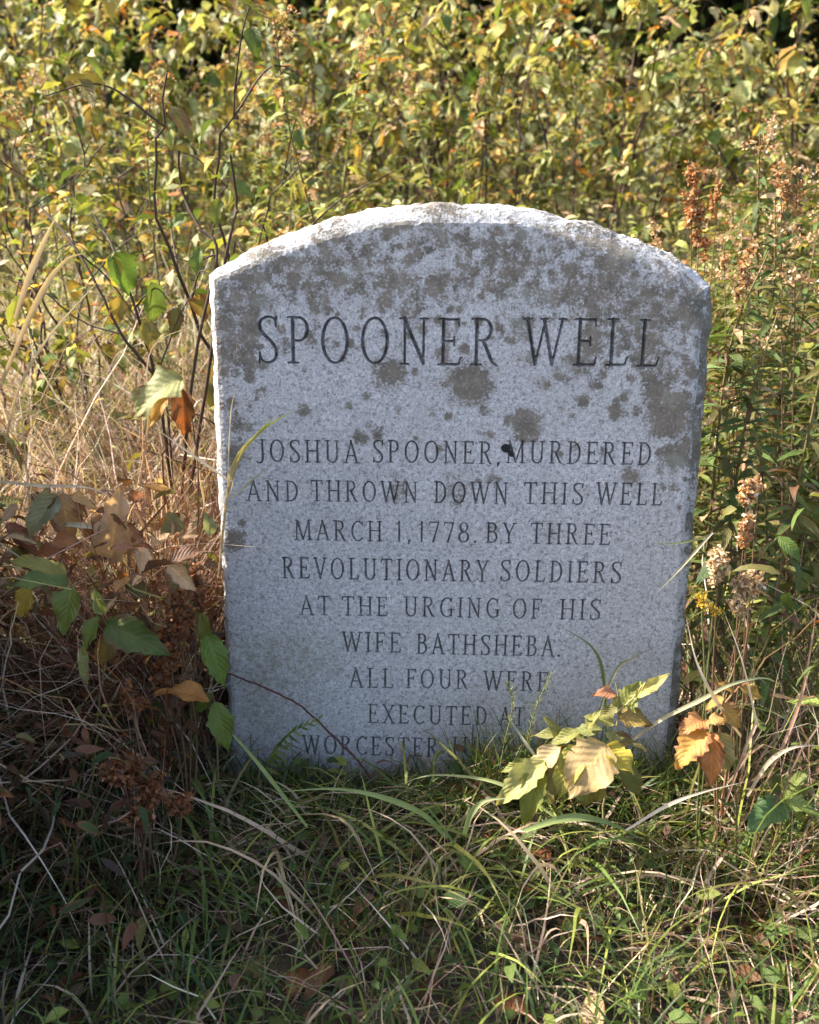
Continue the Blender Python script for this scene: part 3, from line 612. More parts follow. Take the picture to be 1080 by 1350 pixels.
grass('brown_grass', r, [(3, (.05, .034, .022)), (2, (.11, .05, .03)), (1, PINK), (2, OLIVE), (0.7, STRAW), (4, DKGREEN)], (0.15, 0.42), (0.0016, 0.004), (0.7, 1.5), (0.4, 2.4), K=7, kink=0.13, twist=0.7)  # near-black browns carry the deep shade of this low corner as colour
# heap continued unseen past the frame, added to shade ground before the stone
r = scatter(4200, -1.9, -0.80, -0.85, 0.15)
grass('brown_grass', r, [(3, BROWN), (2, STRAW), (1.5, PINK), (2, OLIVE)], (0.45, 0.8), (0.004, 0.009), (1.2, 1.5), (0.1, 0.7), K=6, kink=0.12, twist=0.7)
# short green grass in front of the stone
r = scatter(8000, -0.9, 0.9, -0.95, -0.06)
grass('green_grass', r, [(4, GREEN), (3, DKGREEN), (1.5, YGREEN), (1, OLIVE), (1, STRAW)], (0.05, 0.18), (0.0016, 0.005), (0.3, 1.5), (0.4, 2.4), K=6, kink=0.09)
r = scatter(2600, -0.9, 0.95, -0.95, 0.0)
grass('thatch', r, [(3, BROWN), (2, STRAW), (2, PINK), (1, PALE)], (0.08, 0.24), (0.0012, 0.003), (0.05, 0.9), (0.0, 1.4), K=5, kink=0.15)
# weeds on the shaded side
r = scatter(3600, 0.34, 1.7, -0.35, 1.7)
grass('weedy_grass', r, [(4, GREEN), (2, OLIVE), (1, STRAW), (1, BROWN), (0.8, PINK), (0.8, PALE), (2, YGREEN)], (0.22, 0.62), (0.0016, 0.0046), (0.8, 1.5), (0.2, 2.0), K=7, kink=0.11, twist=0.6)
r = scatter(700, -0.42, 0.42, -0.22, -0.012)
grass('thatch', r, [(2, BROWN), (2, STRAW), (1, PINK), (2, GREEN), (1, YGREEN)], (0.12, 0.3), (0.0012, 0.0035), (0.0, 0.9), (-0.3, 1.2), K=8, kink=0.2, twist=0.8, clear=0.05)
# pale broken stems lying criss-cross over the dry heap, dead leaves caught in it, long arching blades before the stone
r = scatter(340, -0.70, -0.37, -0.14, 0.12)
grass('dry_grass', r, [(4, PALE), (3, STRAW), (2, PINK)], (0.45, 0.8), (0.0018, 0.005), (0.7, 1.4), (0.6, 2.6), K=12, kink=0.16, twist=1.2)
r = scatter(330, -0.5, 0.6, -0.34, -0.12)
grass('green_grass', r, [(3, GREEN), (3, YGREEN), (2, OLIVE), (2, STRAW)], (0.16, 0.34), (0.003, 0.0075), (0.4, 1.3), (0.8, 2.4), K=8, kink=0.06, clear=0.075)
# the meadow behind
r = scatter(12000, -2.8, 2.8, 0.5, 3.4)
grass('meadow_grass', r, [(5, LIME), (2, STRAW), (1.5, GREEN), (2, PALE), (2, YGREEN), (0.6, PINK)], (0.4, 0.85), (0.002, 0.006), (1.0, 1.5), (0.1, 1.6), K=6, kink=0.1, twist=0.5)
r = scatter(9000, -7, 7, 3.2, 9)
grass('far_grass', r, [(4, LIME), (3, YGREEN), (3, STRAW), (1, PALE)], (0.4, 0.9), (0.006, 0.014), (1.0, 1.5), (0.1, 1.4), K=4, kink=0.08)
def leaf_stuff(name, roots, hz, pal, ln, ratio, dryr, tilt=1.0, ny=5, nx=2, shape='ovate', kind='stuff'):
    n = len(roots); b = MB(); p = roots.copy(); p[:, 2] += RS.uniform(*hz, n)
    az = RS.uniform(0, 6.28, n); el = RS.uniform(-0.7, 0.5, n); d = np.column_stack([np.cos(az) * np.cos(el), np.sin(az) * np.cos(el), np.sin(el)])
    nr = np.column_stack([RS.normal(0, 0.5 * tilt, (n, 2)), np.ones(n)])
    b.leaves(p, d, nr, RS.uniform(*ln, n), RS.uniform(*ratio, n), RS.uniform(-0.2, 1.4, n), RS.uniform(0, 0.6, n), pick(pal, n), RS.uniform(*dryr, n), ny=ny, nx=nx, shape=shape)
    return tag(b.build(name, M_LEAF), kind=kind)
leaf_stuff('undergrowth', scatter(1500, -0.75, -0.37, -0.4, 0.15), (0.0, 0.30), [(2, (.12, .05, .03)), (4, (.045, .03, .02)), (0.7, RUST), (3, DKGREEN)], (0.012, 0.04), (0.12, 0.45), (0.3, 0.9))  # browns darkened to deepen the shade under the dry grass
leaf_stuff('leaf_litter', scatter(900, -1.1, 1.2, -0.9, 0.6), (0.0, 0.03), [(3, BROWN), (2, RUST), (1, TAN), (1, REDB)], (0.02, 0.06), (0.4, 0.8), (0.3, 0.9))
leaf_stuff('undergrowth', scatter(1500, -1.5, -0.37, -0.5, 0.9), (0.04, 0.36), [(4, (.045, .03, .02)), (2, OLIVE), (3, DKGREEN), (1.5, REDB)], (0.015, 0.045), (0.15, 0.5), (0.1, 0.8))  # darkest brown is shade put into the leaf colour
leaf_stuff('undergrowth', scatter(2600, 0.36, 1.7, -0.25, 1.5), (0.03, 0.55), [(3, GREEN), (3, OLIVE), (2, DKGREEN), (1, BROWN), (1, YGREEN), (0.6, RUST)], (0.02, 0.065), (0.2, 0.6), (0.0, 0.6))
leaf_stuff('undergrowth', scatter(8000, -2.4, 2.4, 0.6, 2.8), (0.1, 0.85), [(4, LIME), (3, YGREEN), (2, GREEN), (1, YELLOW), (0.6, ORANGE), (1.5, TAN)], (0.015, 0.045), (0.25, 0.7), (0.0, 0.5))
leaf_stuff('undergrowth', scatter(9000, -1.8, -0.72, -0.85, 0.12), (0.05, 0.86), [(2, OLIVE), (2, DKGREEN), (1, BROWN)], (0.05, 0.09), (0.5, 0.8), (0.1, 0.6))  # unseen leaf mass added beyond the frame to block sun from the low left
leaf_stuff('dead_leaves', scatter(260, -0.66, -0.375, -0.2, 0.1), (0.12, 0.50), [(3, TAN), (2, RUST), (2, OLIVE), (2, BROWN), (1, YGREEN)], (0.022, 0.055), (0.4, 0.75), (0.3, 0.9), ny=9, nx=4)
leaf_stuff('ground_cover', scatter(900, -0.7, 0.9, -0.9, -0.02), (0.01, 0.07), [(3, GREEN), (2, DKGREEN), (1, YGREEN), (1, BROWN)], (0.015, 0.035), (0.4, 0.8), (0.0, 0.4))

# ------------------------------------------------------------------ whole plants that are copied
def children(o): return [c for c in bpy.data.objects if c.parent == o]
def place(proto, kids, loc, rz, sc, first):
    if first: o = proto
    else:
        o = proto.copy(); link(o)
        for c in kids:
            d = c.copy(); link(d); d.parent = o
    o.location = loc; o.rotation_euler = (RS.normal(0, 0.06), RS.normal(0, 0.06), rz); o.scale = (sc,) * 3
    return o

def make_goldenrod(label, group, h, headpal, leafpal, nleaf, heads=(7, 12)):
    root = thing('goldenrod', label, 'wild plant', group=group)
    b = MB(); lean = RS.uniform(-0.12, 0.12, 2)
    P = smooth_path([(0, 0, -0.02), (lean[0] * 0.3 * h, lean[1] * 0.3 * h, 0.4 * h), (lean[0] * h, lean[1] * h, 0.8 * h), (lean[0] * 1.5 * h + 0.04, lean[1] * 1.5 * h, h)], 6)
    b.tube(P, np.linspace(0.0035, 0.0013, len(P)), (0.10, 0.075, 0.035), 5, (0.17, 0.13, 0.05)); k1 = b
    f = MB(); t = np.sort(RS.uniform(0.18, 0.88, nleaf)); pos = np.column_stack([np.interp(t, np.linspace(0, 1, len(P)), P[:, i]) for i in range(3)])
    az = np.arange(nleaf) * 2.4 + RS.normal(0, 0.3, nleaf); el = RS.uniform(-0.4, 0.7, nleaf)
    d = np.column_stack([np.cos(az) * np.cos(el), np.sin(az) * np.cos(el), np.sin(el)])
    f.leaves(pos, d, np.tile([0, 0, 1.0], (nleaf, 1)) + RS.normal(0, 0.25, (nleaf, 3)), RS.uniform(0.04, 0.085, nleaf) * (1.15 - 0.5 * t), RS.uniform(0.16, 0.26, nleaf), RS.uniform(0.2, 1.6, nleaf), RS.uniform(0.1, 0.6, nleaf), pick(leafpal, nleaf), np.clip(RS.uniform(-0.2, 0.9, nleaf) - t * 0.5, 0, 1), ny=6, nx=2, wave=0.1, shape='lance')
    sh = MB()
    for i in range(RS.randint(*heads)):
        tt = RS.uniform(0.8, 1.0); p0 = np.array([np.interp(tt, np.linspace(0, 1, len(P)), P[:, k]) for k in range(3)]); a = RS.uniform(0, 6.28); l = RS.uniform(0.035, 0.09) * (1.3 - (tt - 0.8) * 3)
        q = smooth_path([p0, p0 + np.array([math.cos(a) * l * 0.5, math.sin(a) * l * 0.5, l * 0.5]), p0 + np.array([math.cos(a) * l, math.sin(a) * l, l * 0.45])], 5)
        k1.tube(q, 0.0007, (0.16, 0.12, 0.06), 3)
        n = int(45 * l / 0.07); u = RS.uniform(0.15, 1, n); c = np.column_stack([np.interp(u, np.linspace(0, 1, len(q)), q[:, k]) for k in range(3)]) + RS.normal(0, 0.0045, (n, 3)) + np.array([0, 0, 0.003])
        sh.crumbs(c, RS.uniform(0.004, 0.009, n), pick(headpal, n))
    u = RS.uniform(0.82, 1.0, 30); sh.crumbs(np.column_stack([np.interp(u, np.linspace(0, 1, len(P)), P[:, k]) for k in range(3)]) + RS.normal(0, 0.004, (30, 3)), RS.uniform(0.004, 0.008, 30), pick(headpal, 30))
    k1.build('stem', M_STEM, root); f.build('foliage', M_LEAF, root); sh.build('seed_head', M_SEED, root)
    return root

def make_bush(name, label, group, cat, h, spread, nstem, nleaf, leafpal, ln, ratio, dryr, lod=(6, 2)):
    root = thing(name, label, cat, group=group); b = MB(); f = MB(); tips = []
    for i in range(nstem):
        a = RS.uniform(0, 6.28); s = spread * RS.uniform(0.3, 1); hh = h * RS.uniform(0.75, 1.05)
        P = smooth_path([(RS.normal(0, 0.02), RS.normal(0, 0.02), -0.03), (math.cos(a) * s * 0.35, math.sin(a) * s * 0.35, hh * 0.45), (math.cos(a) * s * 0.75 + RS.normal(0, 0.03), math.sin(a) * s * 0.75 + RS.normal(0, 0.03), hh * 0.8), (math.cos(a) * s + RS.normal(0, 0.05), math.sin(a) * s + RS.normal(0, 0.05), hh)], 7)
        P[1:-1] += RS.normal(0, 0.004, (len(P) - 2, 3)); b.tube(P, np.linspace(0.0045, 0.0014, len(P)) * (h / 0.9) ** 0.7, np.array(BARK) * RS.uniform(0.8, 1.6), 5); tips.append(P[len(P) // 3:])
        for j in range(RS.randint(4, 8)):
            k = RS.randint(len(P) // 4, len(P)); a2 = a + RS.normal(0, 1.3); l = RS.uniform(0.08, 0.26) * h
            q = smooth_path([P[k], P[k] + np.array([math.cos(a2) * l * 0.5, math.sin(a2) * l * 0.5, l * RS.uniform(0.2, 0.5)]), P[k] + np.array([math.cos(a2) * l, math.sin(a2) * l, l * RS.uniform(0.1, 0.8)])], 5)
            b.tube(q, np.linspace(0.0018, 0.0008, len(q)) * (h / 0.9) ** 0.7, np.array(BARK) * RS.uniform(0.8, 1.7), 4); tips.append(q[1:])
    T = np.vstack(tips); pos = T[RS.randint(0, len(T), nleaf)] + RS.normal(0, 0.012, (nleaf, 3)); az = RS.uniform(0, 6.28, nleaf); el = RS.uniform(-1.1, 0.3, nleaf)
    f.leaves(pos, np.column_stack([np.cos(az) * np.cos(el), np.sin(az) * np.cos(el), np.sin(el)]), np.column_stack([RS.normal(0, 0.45, (nleaf, 2)), np.ones(nleaf)]), RS.uniform(*ln, nleaf), RS.uniform(*ratio, nleaf), RS.uniform(-0.1, 1.2, nleaf), RS.uniform(0.05, 0.6, nleaf), pick(leafpal, nleaf), RS.uniform(*dryr, nleaf), ny=lod[0], nx=lod[1], wave=0.08)
    b.build('stem', M_STEM, root); f.build('foliage', M_LEAF, root)
    return root

def spread_copies(protos, spots, sc=(0.85, 1.15)):
    kids = [children(p) for p in protos]; used = set()
    for x, y in spots:
        i = RS.randint(len(protos))
        place(protos[i], kids[i], (x, y, float(ground_z(x, y))), RS.uniform(0, 6.28), RS.uniform(*sc), i not in used); used.add(i)
    for i, p in enumerate(protos):
        if i not in used:
            for c in kids[i]: bpy.data.objects.remove(c)
            bpy.data.objects.remove(p)
def spots_in(n, x0, x1, y0, y1, h, mind=0.05, margin=10):
    o = []
    for _ in range(n * 40):
        if len(o) >= n: break
        x, y = RS.uniform(x0, x1), RS.uniform(y0, y1)
        if abs(x) < 0.40 and -0.06 < y < 0.22: continue
        z = float(ground_z(x, y))
        if not sees(np.array([[x, y, z + h * 0.55], [x, y, z + h * 0.9]]), margin).any(): continue
        if any((x - a) ** 2 + (y - c) ** 2 < mind ** 2 for a, c in o): continue
        o.append((x, y))
    return o
TANHEAD = [(4, TAN), (3, (0.58, 0.38, 0.22)), (2, (0.40, 0.2, 0.1)), (1, PALE)]
GR = [make_goldenrod('tall goldenrod gone to tan seed among the weeds on the stone\'s shaded side', 'goldenrods beside the stone', h, TANHEAD, [(6, (.085, .13, .03)), (3, OLIVE), (1.2, YGREEN), (0.8, BROWN), (0.4, TAN)], 125, (1, 4)) for h in (0.72, 0.82, 0.9, 0.98)]
spread_copies(GR, spots_in(40, 0.44, 1.3, 0.02, 1.3, 0.85), (0.8, 1.1))
GB = [make_goldenrod('goldenrod with pale seed plume standing in the meadow behind the stone', 'goldenrods in the meadow', h, TANHEAD + [(2, ORANGE)], [(4, YGREEN), (3, GREEN), (2, LIME), (0.6, YELLOW), (0.4, ORANGE)], 90, (1, 4)) for h in (0.85, 1.0, 1.1)]
spread_copies(GB, spots_in(56, -1.8, 1.9, 0.9, 3.4, 1.0), (0.85, 1.2))
BL = [make_bush('leafy_shrub', 'thin dark-stemmed shrub with yellowing leaves above the dry grass', 'shrubs behind the dry grass', 'shrub', h, 0.30, 4, 95, [(3, GREEN), (2.5, YGREEN), (2, OLIVE), (1, YELLOW), (0.8, TAN)], (0.035, 0.075), (0.5, 0.72), (0.0, 0.65)) for h in (0.85, 0.95, 1.05)]
spread_copies(BL, spots_in(6, -1.0, -0.36, 0.45, 1.2, 0.9, 0.14), (0.8, 1.0))
BM = [make_bush('autumn_bush', 'yellow-green bush of small turning leaves at the back of the meadow', 'bushes in the meadow', 'bush', h, 0.5, 6, 620, [(4, YGREEN), (2.5, GREEN), (5, LIME), (0.7, YELLOW), (0.4, ORANGE), (0.8, TAN)], (0.02, 0.085), (0.35, 0.75), (0.0, 0.7)) for h in (1.1, 1.35, 1.6)]
spread_copies(BM, spots_in(38, -3.0, 3.0, 2.2, 5.6, 1.2, 0.35), (0.85, 1.2))
BF = [make_bush('hedge_bush', 'large dark green bush along the far edge of the meadow', 'bushes along the far edge', 'bush', h, 1.3, 22, 3200, [(4, DKGREEN), (3, GREEN), (2, OLIVE), (0.6, YGREEN), (0.3, RUST)], (0.09, 0.18), (0.45, 0.75), (0.0, 0.4), (4, 2)) for h in (2.6, 3.2)]
spread_copies(BF, spots_in(46, -7.5, 7.5, 6.0, 11.0, 1.5, 0.6, 420), (0.9, 1.25))
print('plants', round(time.time() - T0, 1), flush=True)
#NEAR
# ------------------------------------------------------------------ plants that can be told apart
def single_blade(name, label, cat, path, w, tint, tint2=None, group=None, taper=(0.55, 1.0, 0.05), fold=0.2, n=8):
    P = at_path(path, n); k = np.linspace(0, 1, len(P)); wd = w * np.interp(k, [0, 0.4, 1], taper)
    o = MB().ribbon(P, wd, tint, fold=fold, tint2=tint2).build(name, M_BLADE, origin=P[0]); o.location = P[0]
    return tag(o, label, cat, group)

def leaf_part(root, b, t, Y, dY, ratio, col, dry=0.2, curl=0.5, fold=0.35, face_cam=0.6, shape='ovate', label=None, roll=0.0, serr=0.05):
    p0, p1 = at(*b, Y), at(*t, Y + dY); d = p1 - p0; ln = np.linalg.norm(d) * (1 + 0.12 * curl * curl)
    cam_ = unit(CAM - p0); up = np.array([0, 0, 1.0]); nr = cam_ * face_cam + up * (1 - face_cam); sd_ = unit(np.cross(d, nr)); nr = nr + sd_ * roll
    # tip bends away along -normal, so start tilted towards it
    dd = unit(d) + unit(np.cross(sd_, unit(d))) * 0.35 * curl
    m = MB().leaves(p0, dd, nr, ln, ratio, curl, fold, col, dry, ny=14, nx=8, wave=0.11, shape=shape, serr=serr)
    o = m.build('leaf', M_LEAF, root, origin=np.array(root.location)); 
    if label: o['label'] = label
    return o
def stem_part(root, paths, r, col=BARK, name='stem', n=7):
    m = MB()
    for p in paths:
        P = at_path(p, n); P[1:-1] += RS.normal(0, 0.0007, (len(P) - 2, 3)); m.tube(P, np.linspace(r, r * 0.55, len(P)), np.array(col) * RS.uniform(0.85, 1.2), 6)
    return m.build(name, M_STEM, root, origin=np.array(root.location))
def plant_at(name, label, cat, px, py, Y, group=None):
    p = at(px, py, Y); return thing(name, label, cat, (p[0], p[1], float(ground_z(p[0], p[1]))), group)

# --- the shrub with long dark stems beside the stone's bright edge
t = plant_at('leafy_shrub', 'shrub with long bare dark stems and a big half yellow leaf beside the arch', 'shrub', 205, 640, 0.34)
stem_part(t, [[(228, 650, 0.32), (215, 520, 0.30), (160, 440, 0.26), (105, 335, 0.30), (52, 270, 0.36)], [(228, 650, 0.32), (205, 500, 0.30), (178, 405, 0.27), (150, 330, 0.32), (125, 285, 0.37)], [(240, 650, 0.32), (256, 480, 0.28), (286, 335, 0.32), (262, 300, 0.34), (240, 250, 0.37), (236, 200, 0.30)], [(250, 650, 0.32), (300, 330, 0.32), (312, 270, 0.36), (304, 205, 0.30)]], 0.0034)
stem_part(t, [[(160, 440, 0.26), (110, 425, 0.27), (55, 385, 0.28), (0, 365, 0.30)], [(178, 405, 0.27), (205, 380, 0.27), (225, 400, 0.27)], [(105, 335, 0.30), (140, 365, 0.32), (180, 420, 0.32)], [(286, 335, 0.32), (250, 345, 0.32), (215, 330, 0.32)], [(205, 500, 0.25), (235, 420, 0.27), (258, 380, 0.29)]], 0.0017, name='twig')
for L_ in [((152, 332), (172, 388), .13, .02, .8, (.10, .17, .03), .1, .5, .5), ((150, 335), (152, 380), .125, .02, .5, (.42, .36, .06), .2, .3, .2), ((200, 372), (206, 430), .15, .02, .62, GREEN, .1, .5, .3), ((160, 392), (150, 428), .15, 0, .7, (.28, .22, .05), .5, .7, .4), ((190, 420), (202, 462), .14, 0, .7, OLIVE, .2, .6, .4),
           ((262, 325), (258, 365), .2, 0, .65, GREEN, .1, .5, .4), ((290, 262), (282, 300), .22, 0, .6, (.13, .16, .03), .2, .4, .4), ((20, 395), (14, 432), .16, 0, .65, YGREEN, .2, .4, .4), ((38, 392), (44, 420), .16, 0, .7, (.36, .3, .07), .4, .6, .4), ((100, 280), (128, 268), .24, 0, .6, YGREEN, .3, .3, .4), ((245, 285), (222, 300), .22, 0, .6, GREEN, .1, .5, .3), ((125, 290), (95, 300), .24, 0, .6, (.3, .27, .06), .3, .5, .4), ((310, 240), (335, 262), .26, 0, .6, GREEN, .2, .4, .3), ((238, 225), (215, 245), .28, 0, .6, YGREEN, .2, .4, .3), ((305, 215), (288, 238), .29, 0, .6, GREEN, .2, .4, .3), ((235, 405), (228, 445), .16, 0, .6, OLIVE, .4, .6, .4)]:
    leaf_part(t, L_[0], L_[1], L_[2] + .12, L_[3], L_[4], L_[5], L_[6], L_[7], L_[8], face_cam=.7, roll=RS.uniform(-.5, .5))

# --- dying leaves in the dry grass
t = plant_at('withered_sprig', 'withered sprig with one large cream and green mottled leaf over a rusty one', 'plant', 250, 800, -.02)
stem_part(t, [[(252, 800, -.02), (262, 640, -.02), (246, 505, -.02)]], .0016, (.2, .1, .06))
leaf_part(t, (242, 500), (178, 546), -.03, -.03, .82, (.25, .26, .10), .35, .9, .3, .35, label='large mottled cream and green leaf')
leaf_part(t, (240, 512), (243, 572), -.02, .01, .55, (.28, .085, .03), .8, .9, .5, .6, label='rusty curled leaf')
leaf_part(t, (222, 520), (196, 562), -.02, 0, .5, (.5, .3, .09), .5, .7, .4, .6)
t = plant_at('withered_sprig', 'dry tan leaf with a pointed tip standing upright in the dark grass', 'plant', 150, 800, -.06)
stem_part(t, [[(128, 830, -.06), (135, 765, -.06), (148, 735, -.06)]], .0014, (.2, .1, .06))
leaf_part(t, (146, 738), (158, 646), -.06, .0, .62, (.50, .33, .20), .25, .8, .55, .75, label='pale tan pointed leaf')
leaf_part(t, (165, 690), (190, 725), -.055, .0, .45, (.30, .15, .08), .7, .8, .5, .6)
single_blade('rolled_leaf', 'pale rolled leaf lying across the tan pointed leaf', 'dry leaf', [(78, 691, -.07), (105, 692, -.075), (130, 696, -.075), (152, 702, -.07)], .0085, (.66, .60, .42), fold=.6)
t = plant_at('withered_sprig', 'sprig of grey-green ribbed leaves with brown ones beside the tan pointed leaf', 'plant', 60, 800, -.07)
stem_part(t, [[(70, 800, -.07), (82, 720, -.07), (76, 655, -.07)]], .0014, (.2, .1, .06))
for L_ in [((76, 652), (36, 708), -.07, -.02, .62, (.24, .25, .15), .15, .5, .5), ((82, 650), (92, 712), -.065, 0, .7, (.33, .2, .1), .5, .8, .3), ((92, 652), (128, 672), -.06, 0, .5, (.5, .32, .15), .5, .5, .5), ((10, 690), (52, 735), -.06, -.02, .45, (.27, .11, .06), .6, .5, .5), ((40, 715), (20, 745), -.07, 0, .6, OLIVE, .3, .4, .4)]:
    leaf_part(t, *L_[:6], L_[6], L_[7], L_[8], face_cam=.6)
# --- green sprig low in the shade
t = plant_at('leafy_sprig', 'sprig of broad green and yellow leaves in deep shade below the dry grass', 'plant', 120, 1000, -.20)
stem_part(t, [[(125, 960, -0.200), (140, 860, -0.210), (135, 812, -0.210), (95, 775, -0.220)], [(140, 850, -0.210), (160, 830, -0.215)]], .0018, (.16, .12, .05))
for L_ in [((140, 822), (218, 868), -0.220, -.03, .55, (.075, .11, .025), .3, .6, .35), ((95, 772), (82, 835), -0.230, -.02, .62, (.15, .19, .04), .15, .6, .4), ((90, 770), (12, 768), -0.220, -.03, .5, (.12, .16, .035), .1, .6, .4), ((88, 765), (15, 735), -0.210, -.0, .5, (.24, .22, .05), .2, .5, .4), ((130, 812), (108, 862), -0.220, -.02, .5, (.17, .22, .05), .1, .5, .4), ((136, 810), (120, 775), -0.210, 0, .5, (.2, .24, .06), .1, .5, .4), ((40, 770), (28, 815), -0.220, 0, .55, (.4, .3, .06), .4, .5, .4), ((150, 835), (132, 880), -0.210, 0, .6, (.22, .16, .05), .5, .7, .4), ((110, 850), (112, 905), -0.220, 0, .3, (.3, .32, .14), .1, .4, .5)]:  # first leaf's green darkened to stand for the shade on it
    leaf_part(t, *L_[:6], L_[6], L_[7], L_[8], face_cam=.55, roll=RS.uniform(-.3, .3))
t = plant_at('leafy_sprig', 'green leaves hugging the lower corner of the stone with one orange leaf', 'plant', 285, 1040, -.14)
stem_part(t, [[(288, 1030, -0.140), (282, 930, -0.140), (272, 838, -0.130)]], .0016, (.16, .12, .05))
for L_ in [((272, 836), (296, 905), -0.130, -.02, .55, (.13, .20, .035), .15, .5, .4), ((283, 925), (300, 990), -0.150, -.02, .55, (.14, .19, .035), .2, .6, .4), ((270, 845), (262, 800), -0.120, 0, .5, (.16, .17, .04), .2, .4, .4), ((282, 915), (250, 945), -0.140, 0, .45, (.12, .16, .03), .1, .5, .4)]:
    leaf_part(t, *L_[:6], L_[6], L_[7], L_[8], face_cam=.6)
leaf_part(t, (276, 924), (212, 912), -0.170, -.02, .5, (.46, .2, .05), .3, 1.1, .3, .3, label='arched orange leaf')
t = plant_at('leafy_sprig', 'low sprig of small dull green leaves in shade by the stone\'s bright edge', 'plant', 245, 980, -.11)
stem_part(t, [[(240, 900, -0.110), (248, 780, -0.110), (262, 720, -0.100), (280, 670, -0.100)]], .0014, (.2, .12, .06))
for L_ in [((280, 705), (270, 675), -0.100, 0, .6, (.24, .26, .12), .2, .4, .3), ((252, 755), (225, 745), -0.110, 0, .6, OLIVE, .3, .4, .3), ((246, 765), (268, 750), -0.110, 0, .65, (.17, .17, .07), .2, .4, .3), ((244, 790), (255, 825), -0.110, 0, .6, (.12, .15, .05), .2, .5, .3), ((262, 705), (232, 708), -0.110, 0, .45, (.32, .2, .1), .5, .5, .3), ((240, 800), (210, 790), -0.110, 0, .6, (.12, .14, .04), .3, .5, .3)]:
    leaf_part(t, *L_[:6], L_[6], L_[7], L_[8], face_cam=.65)

# --- rusty and tan seed heads, each on its stalk
def seed_plant(label, foot, heads, pal, size=(.004, .009), stemcol=(.16, .09, .05), name='seed_stalk'):
    t = plant_at(name, label, 'wild plant', *foot)
    S = MB()
    for (x, y, Y, rx, ry, n) in heads:
        m = MB()
        c = at(x, y, Y); k = abs(c[1] - CAM[1]) / FPX * 1.06; top = at(x, y - ry * .8, Y); f = np.array(t.location)
        P = smooth_path([f, f * .5 + c * .5 + np.array([RS.normal(0, .01), RS.normal(0, .01), 0]), at(x, y + ry * .7, Y), top], 8); S.tube(P, np.linspace(.0018, .0007, len(P)), stemcol, 4)
        for j in range(max(5, n // 14)):      # branchlets carrying the scales
            u = RS.uniform(-.9, .9); a = RS.uniform(0, 6.28); wv = math.sqrt(1 - u * u * .8) * RS.uniform(.45, 1.05)
            p0 = c + np.array([0, 0, -u * ry * k * .9 - ry * k * .12]); p1 = c + np.array([math.cos(a) * wv * rx * k, math.sin(a) * wv * rx * k, -u * ry * k + ry * k * .2])
            q = np.linspace(p0, p1, 4); S.tube(q, .0006, stemcol, 3)
            nn_ = 14; w = RS.uniform(.2, 1.05, nn_)[:, None]; m.crumbs(p0 + (p1 - p0) * w + RS.normal(0, .0026, (nn_, 3)), RS.uniform(*size, nn_), pick(pal, nn_, .3))
        m.build('seed_head', M_SEED, t, origin=np.array(t.location))
    S.build('stem', M_STEM, t, origin=np.array(t.location)); return t
RUSTP = [(3, RUST), (2, REDB), (1.5, (.36, .17, .08)), (1, BROWN)]
seed_plant('rusty brown crumbling seed heads in shade along the stone\'s bright edge', (240, 1000, -.16), [(236, 815, -.16, 28, 38, 640), (225, 855, -.17, 30, 30, 520), (262, 775, -.14, 12, 40, 320), (215, 890, -.17, 18, 22, 260)], RUSTP, (.004, .011))
seed_plant('lowest rusty seed clusters on dark ground, in deepest shade', (180, 1090, -.32), [(165, 1020, -.32, 36, 22, 560), (200, 1045, -.32, 28, 26, 460), (240, 1062, -.31, 26, 20, 300), (185, 1075, -.33, 24, 18, 320), (175, 925, -.24, 18, 20, 240)], RUSTP, (.004, .011))
OT = [(3, (.50, .27, .12)), (3, TAN), (1, (.40, .16, .05)), (1, PALE)]
seed_plant('seed stalk with orange-tan clusters one above the other, halfway up the shaded weeds', (985, 1000, -.1), [(985, 652, -.1, 14, 18, 320), (983, 700, -.1, 14, 24, 360), (1000, 640, -.09, 12, 8, 90)], OT)
seed_plant('pair of pale tan fluffy plumes close to the stone\'s dark side', (965, 1000, -.17), [(946, 748, -.17, 15, 26, 420), (978, 786, -.17, 18, 32, 520), (995, 765, -.16, 14, 14, 160)], [(3, (.60, .45, .27)), (2, TAN), (1, PALE)])
seed_plant('small bright yellow flower cluster close to the stone\'s dark side', (935, 1000, -.18), [(925, 791, -.18, 7, 7, 120), (940, 806, -.18, 12, 5, 60)], [(3, (.62, .42, .05)), (1, YELLOW)], (.003, .006), (.12, .14, .04), 'yellow_flower')
seed_plant('tan knobbly seed head level with the top of the stone\'s dark shoulder', (980, 800, .25), [(985, 352, .25, 12, 26, 260), (974, 395, .25, 8, 16, 110), (955, 345, .26, 10, 8, 90)], OT)
seed_plant('tall burnt-orange dock spike rising behind the stone\'s shaded shoulder', (915, 700, .4), [(912, 262, .4, 12, 40, 460), (922, 300, .4, 12, 26, 260), (930, 330, .4, 12, 18, 160), (945, 265, .42, 9, 26, 160)], [(3, (.42, .18, .06)), (2, (.33, .13, .05)), (2, TAN)], (.004, .010))
seed_plant('burnt-orange seed head in the upper weeds away from the stone', (1060, 700, .4), [(1050, 265, .4, 20, 22, 260), (1030, 240, .4, 14, 22, 200)], [(2, (.42, .2, .08)), (3, TAN)])

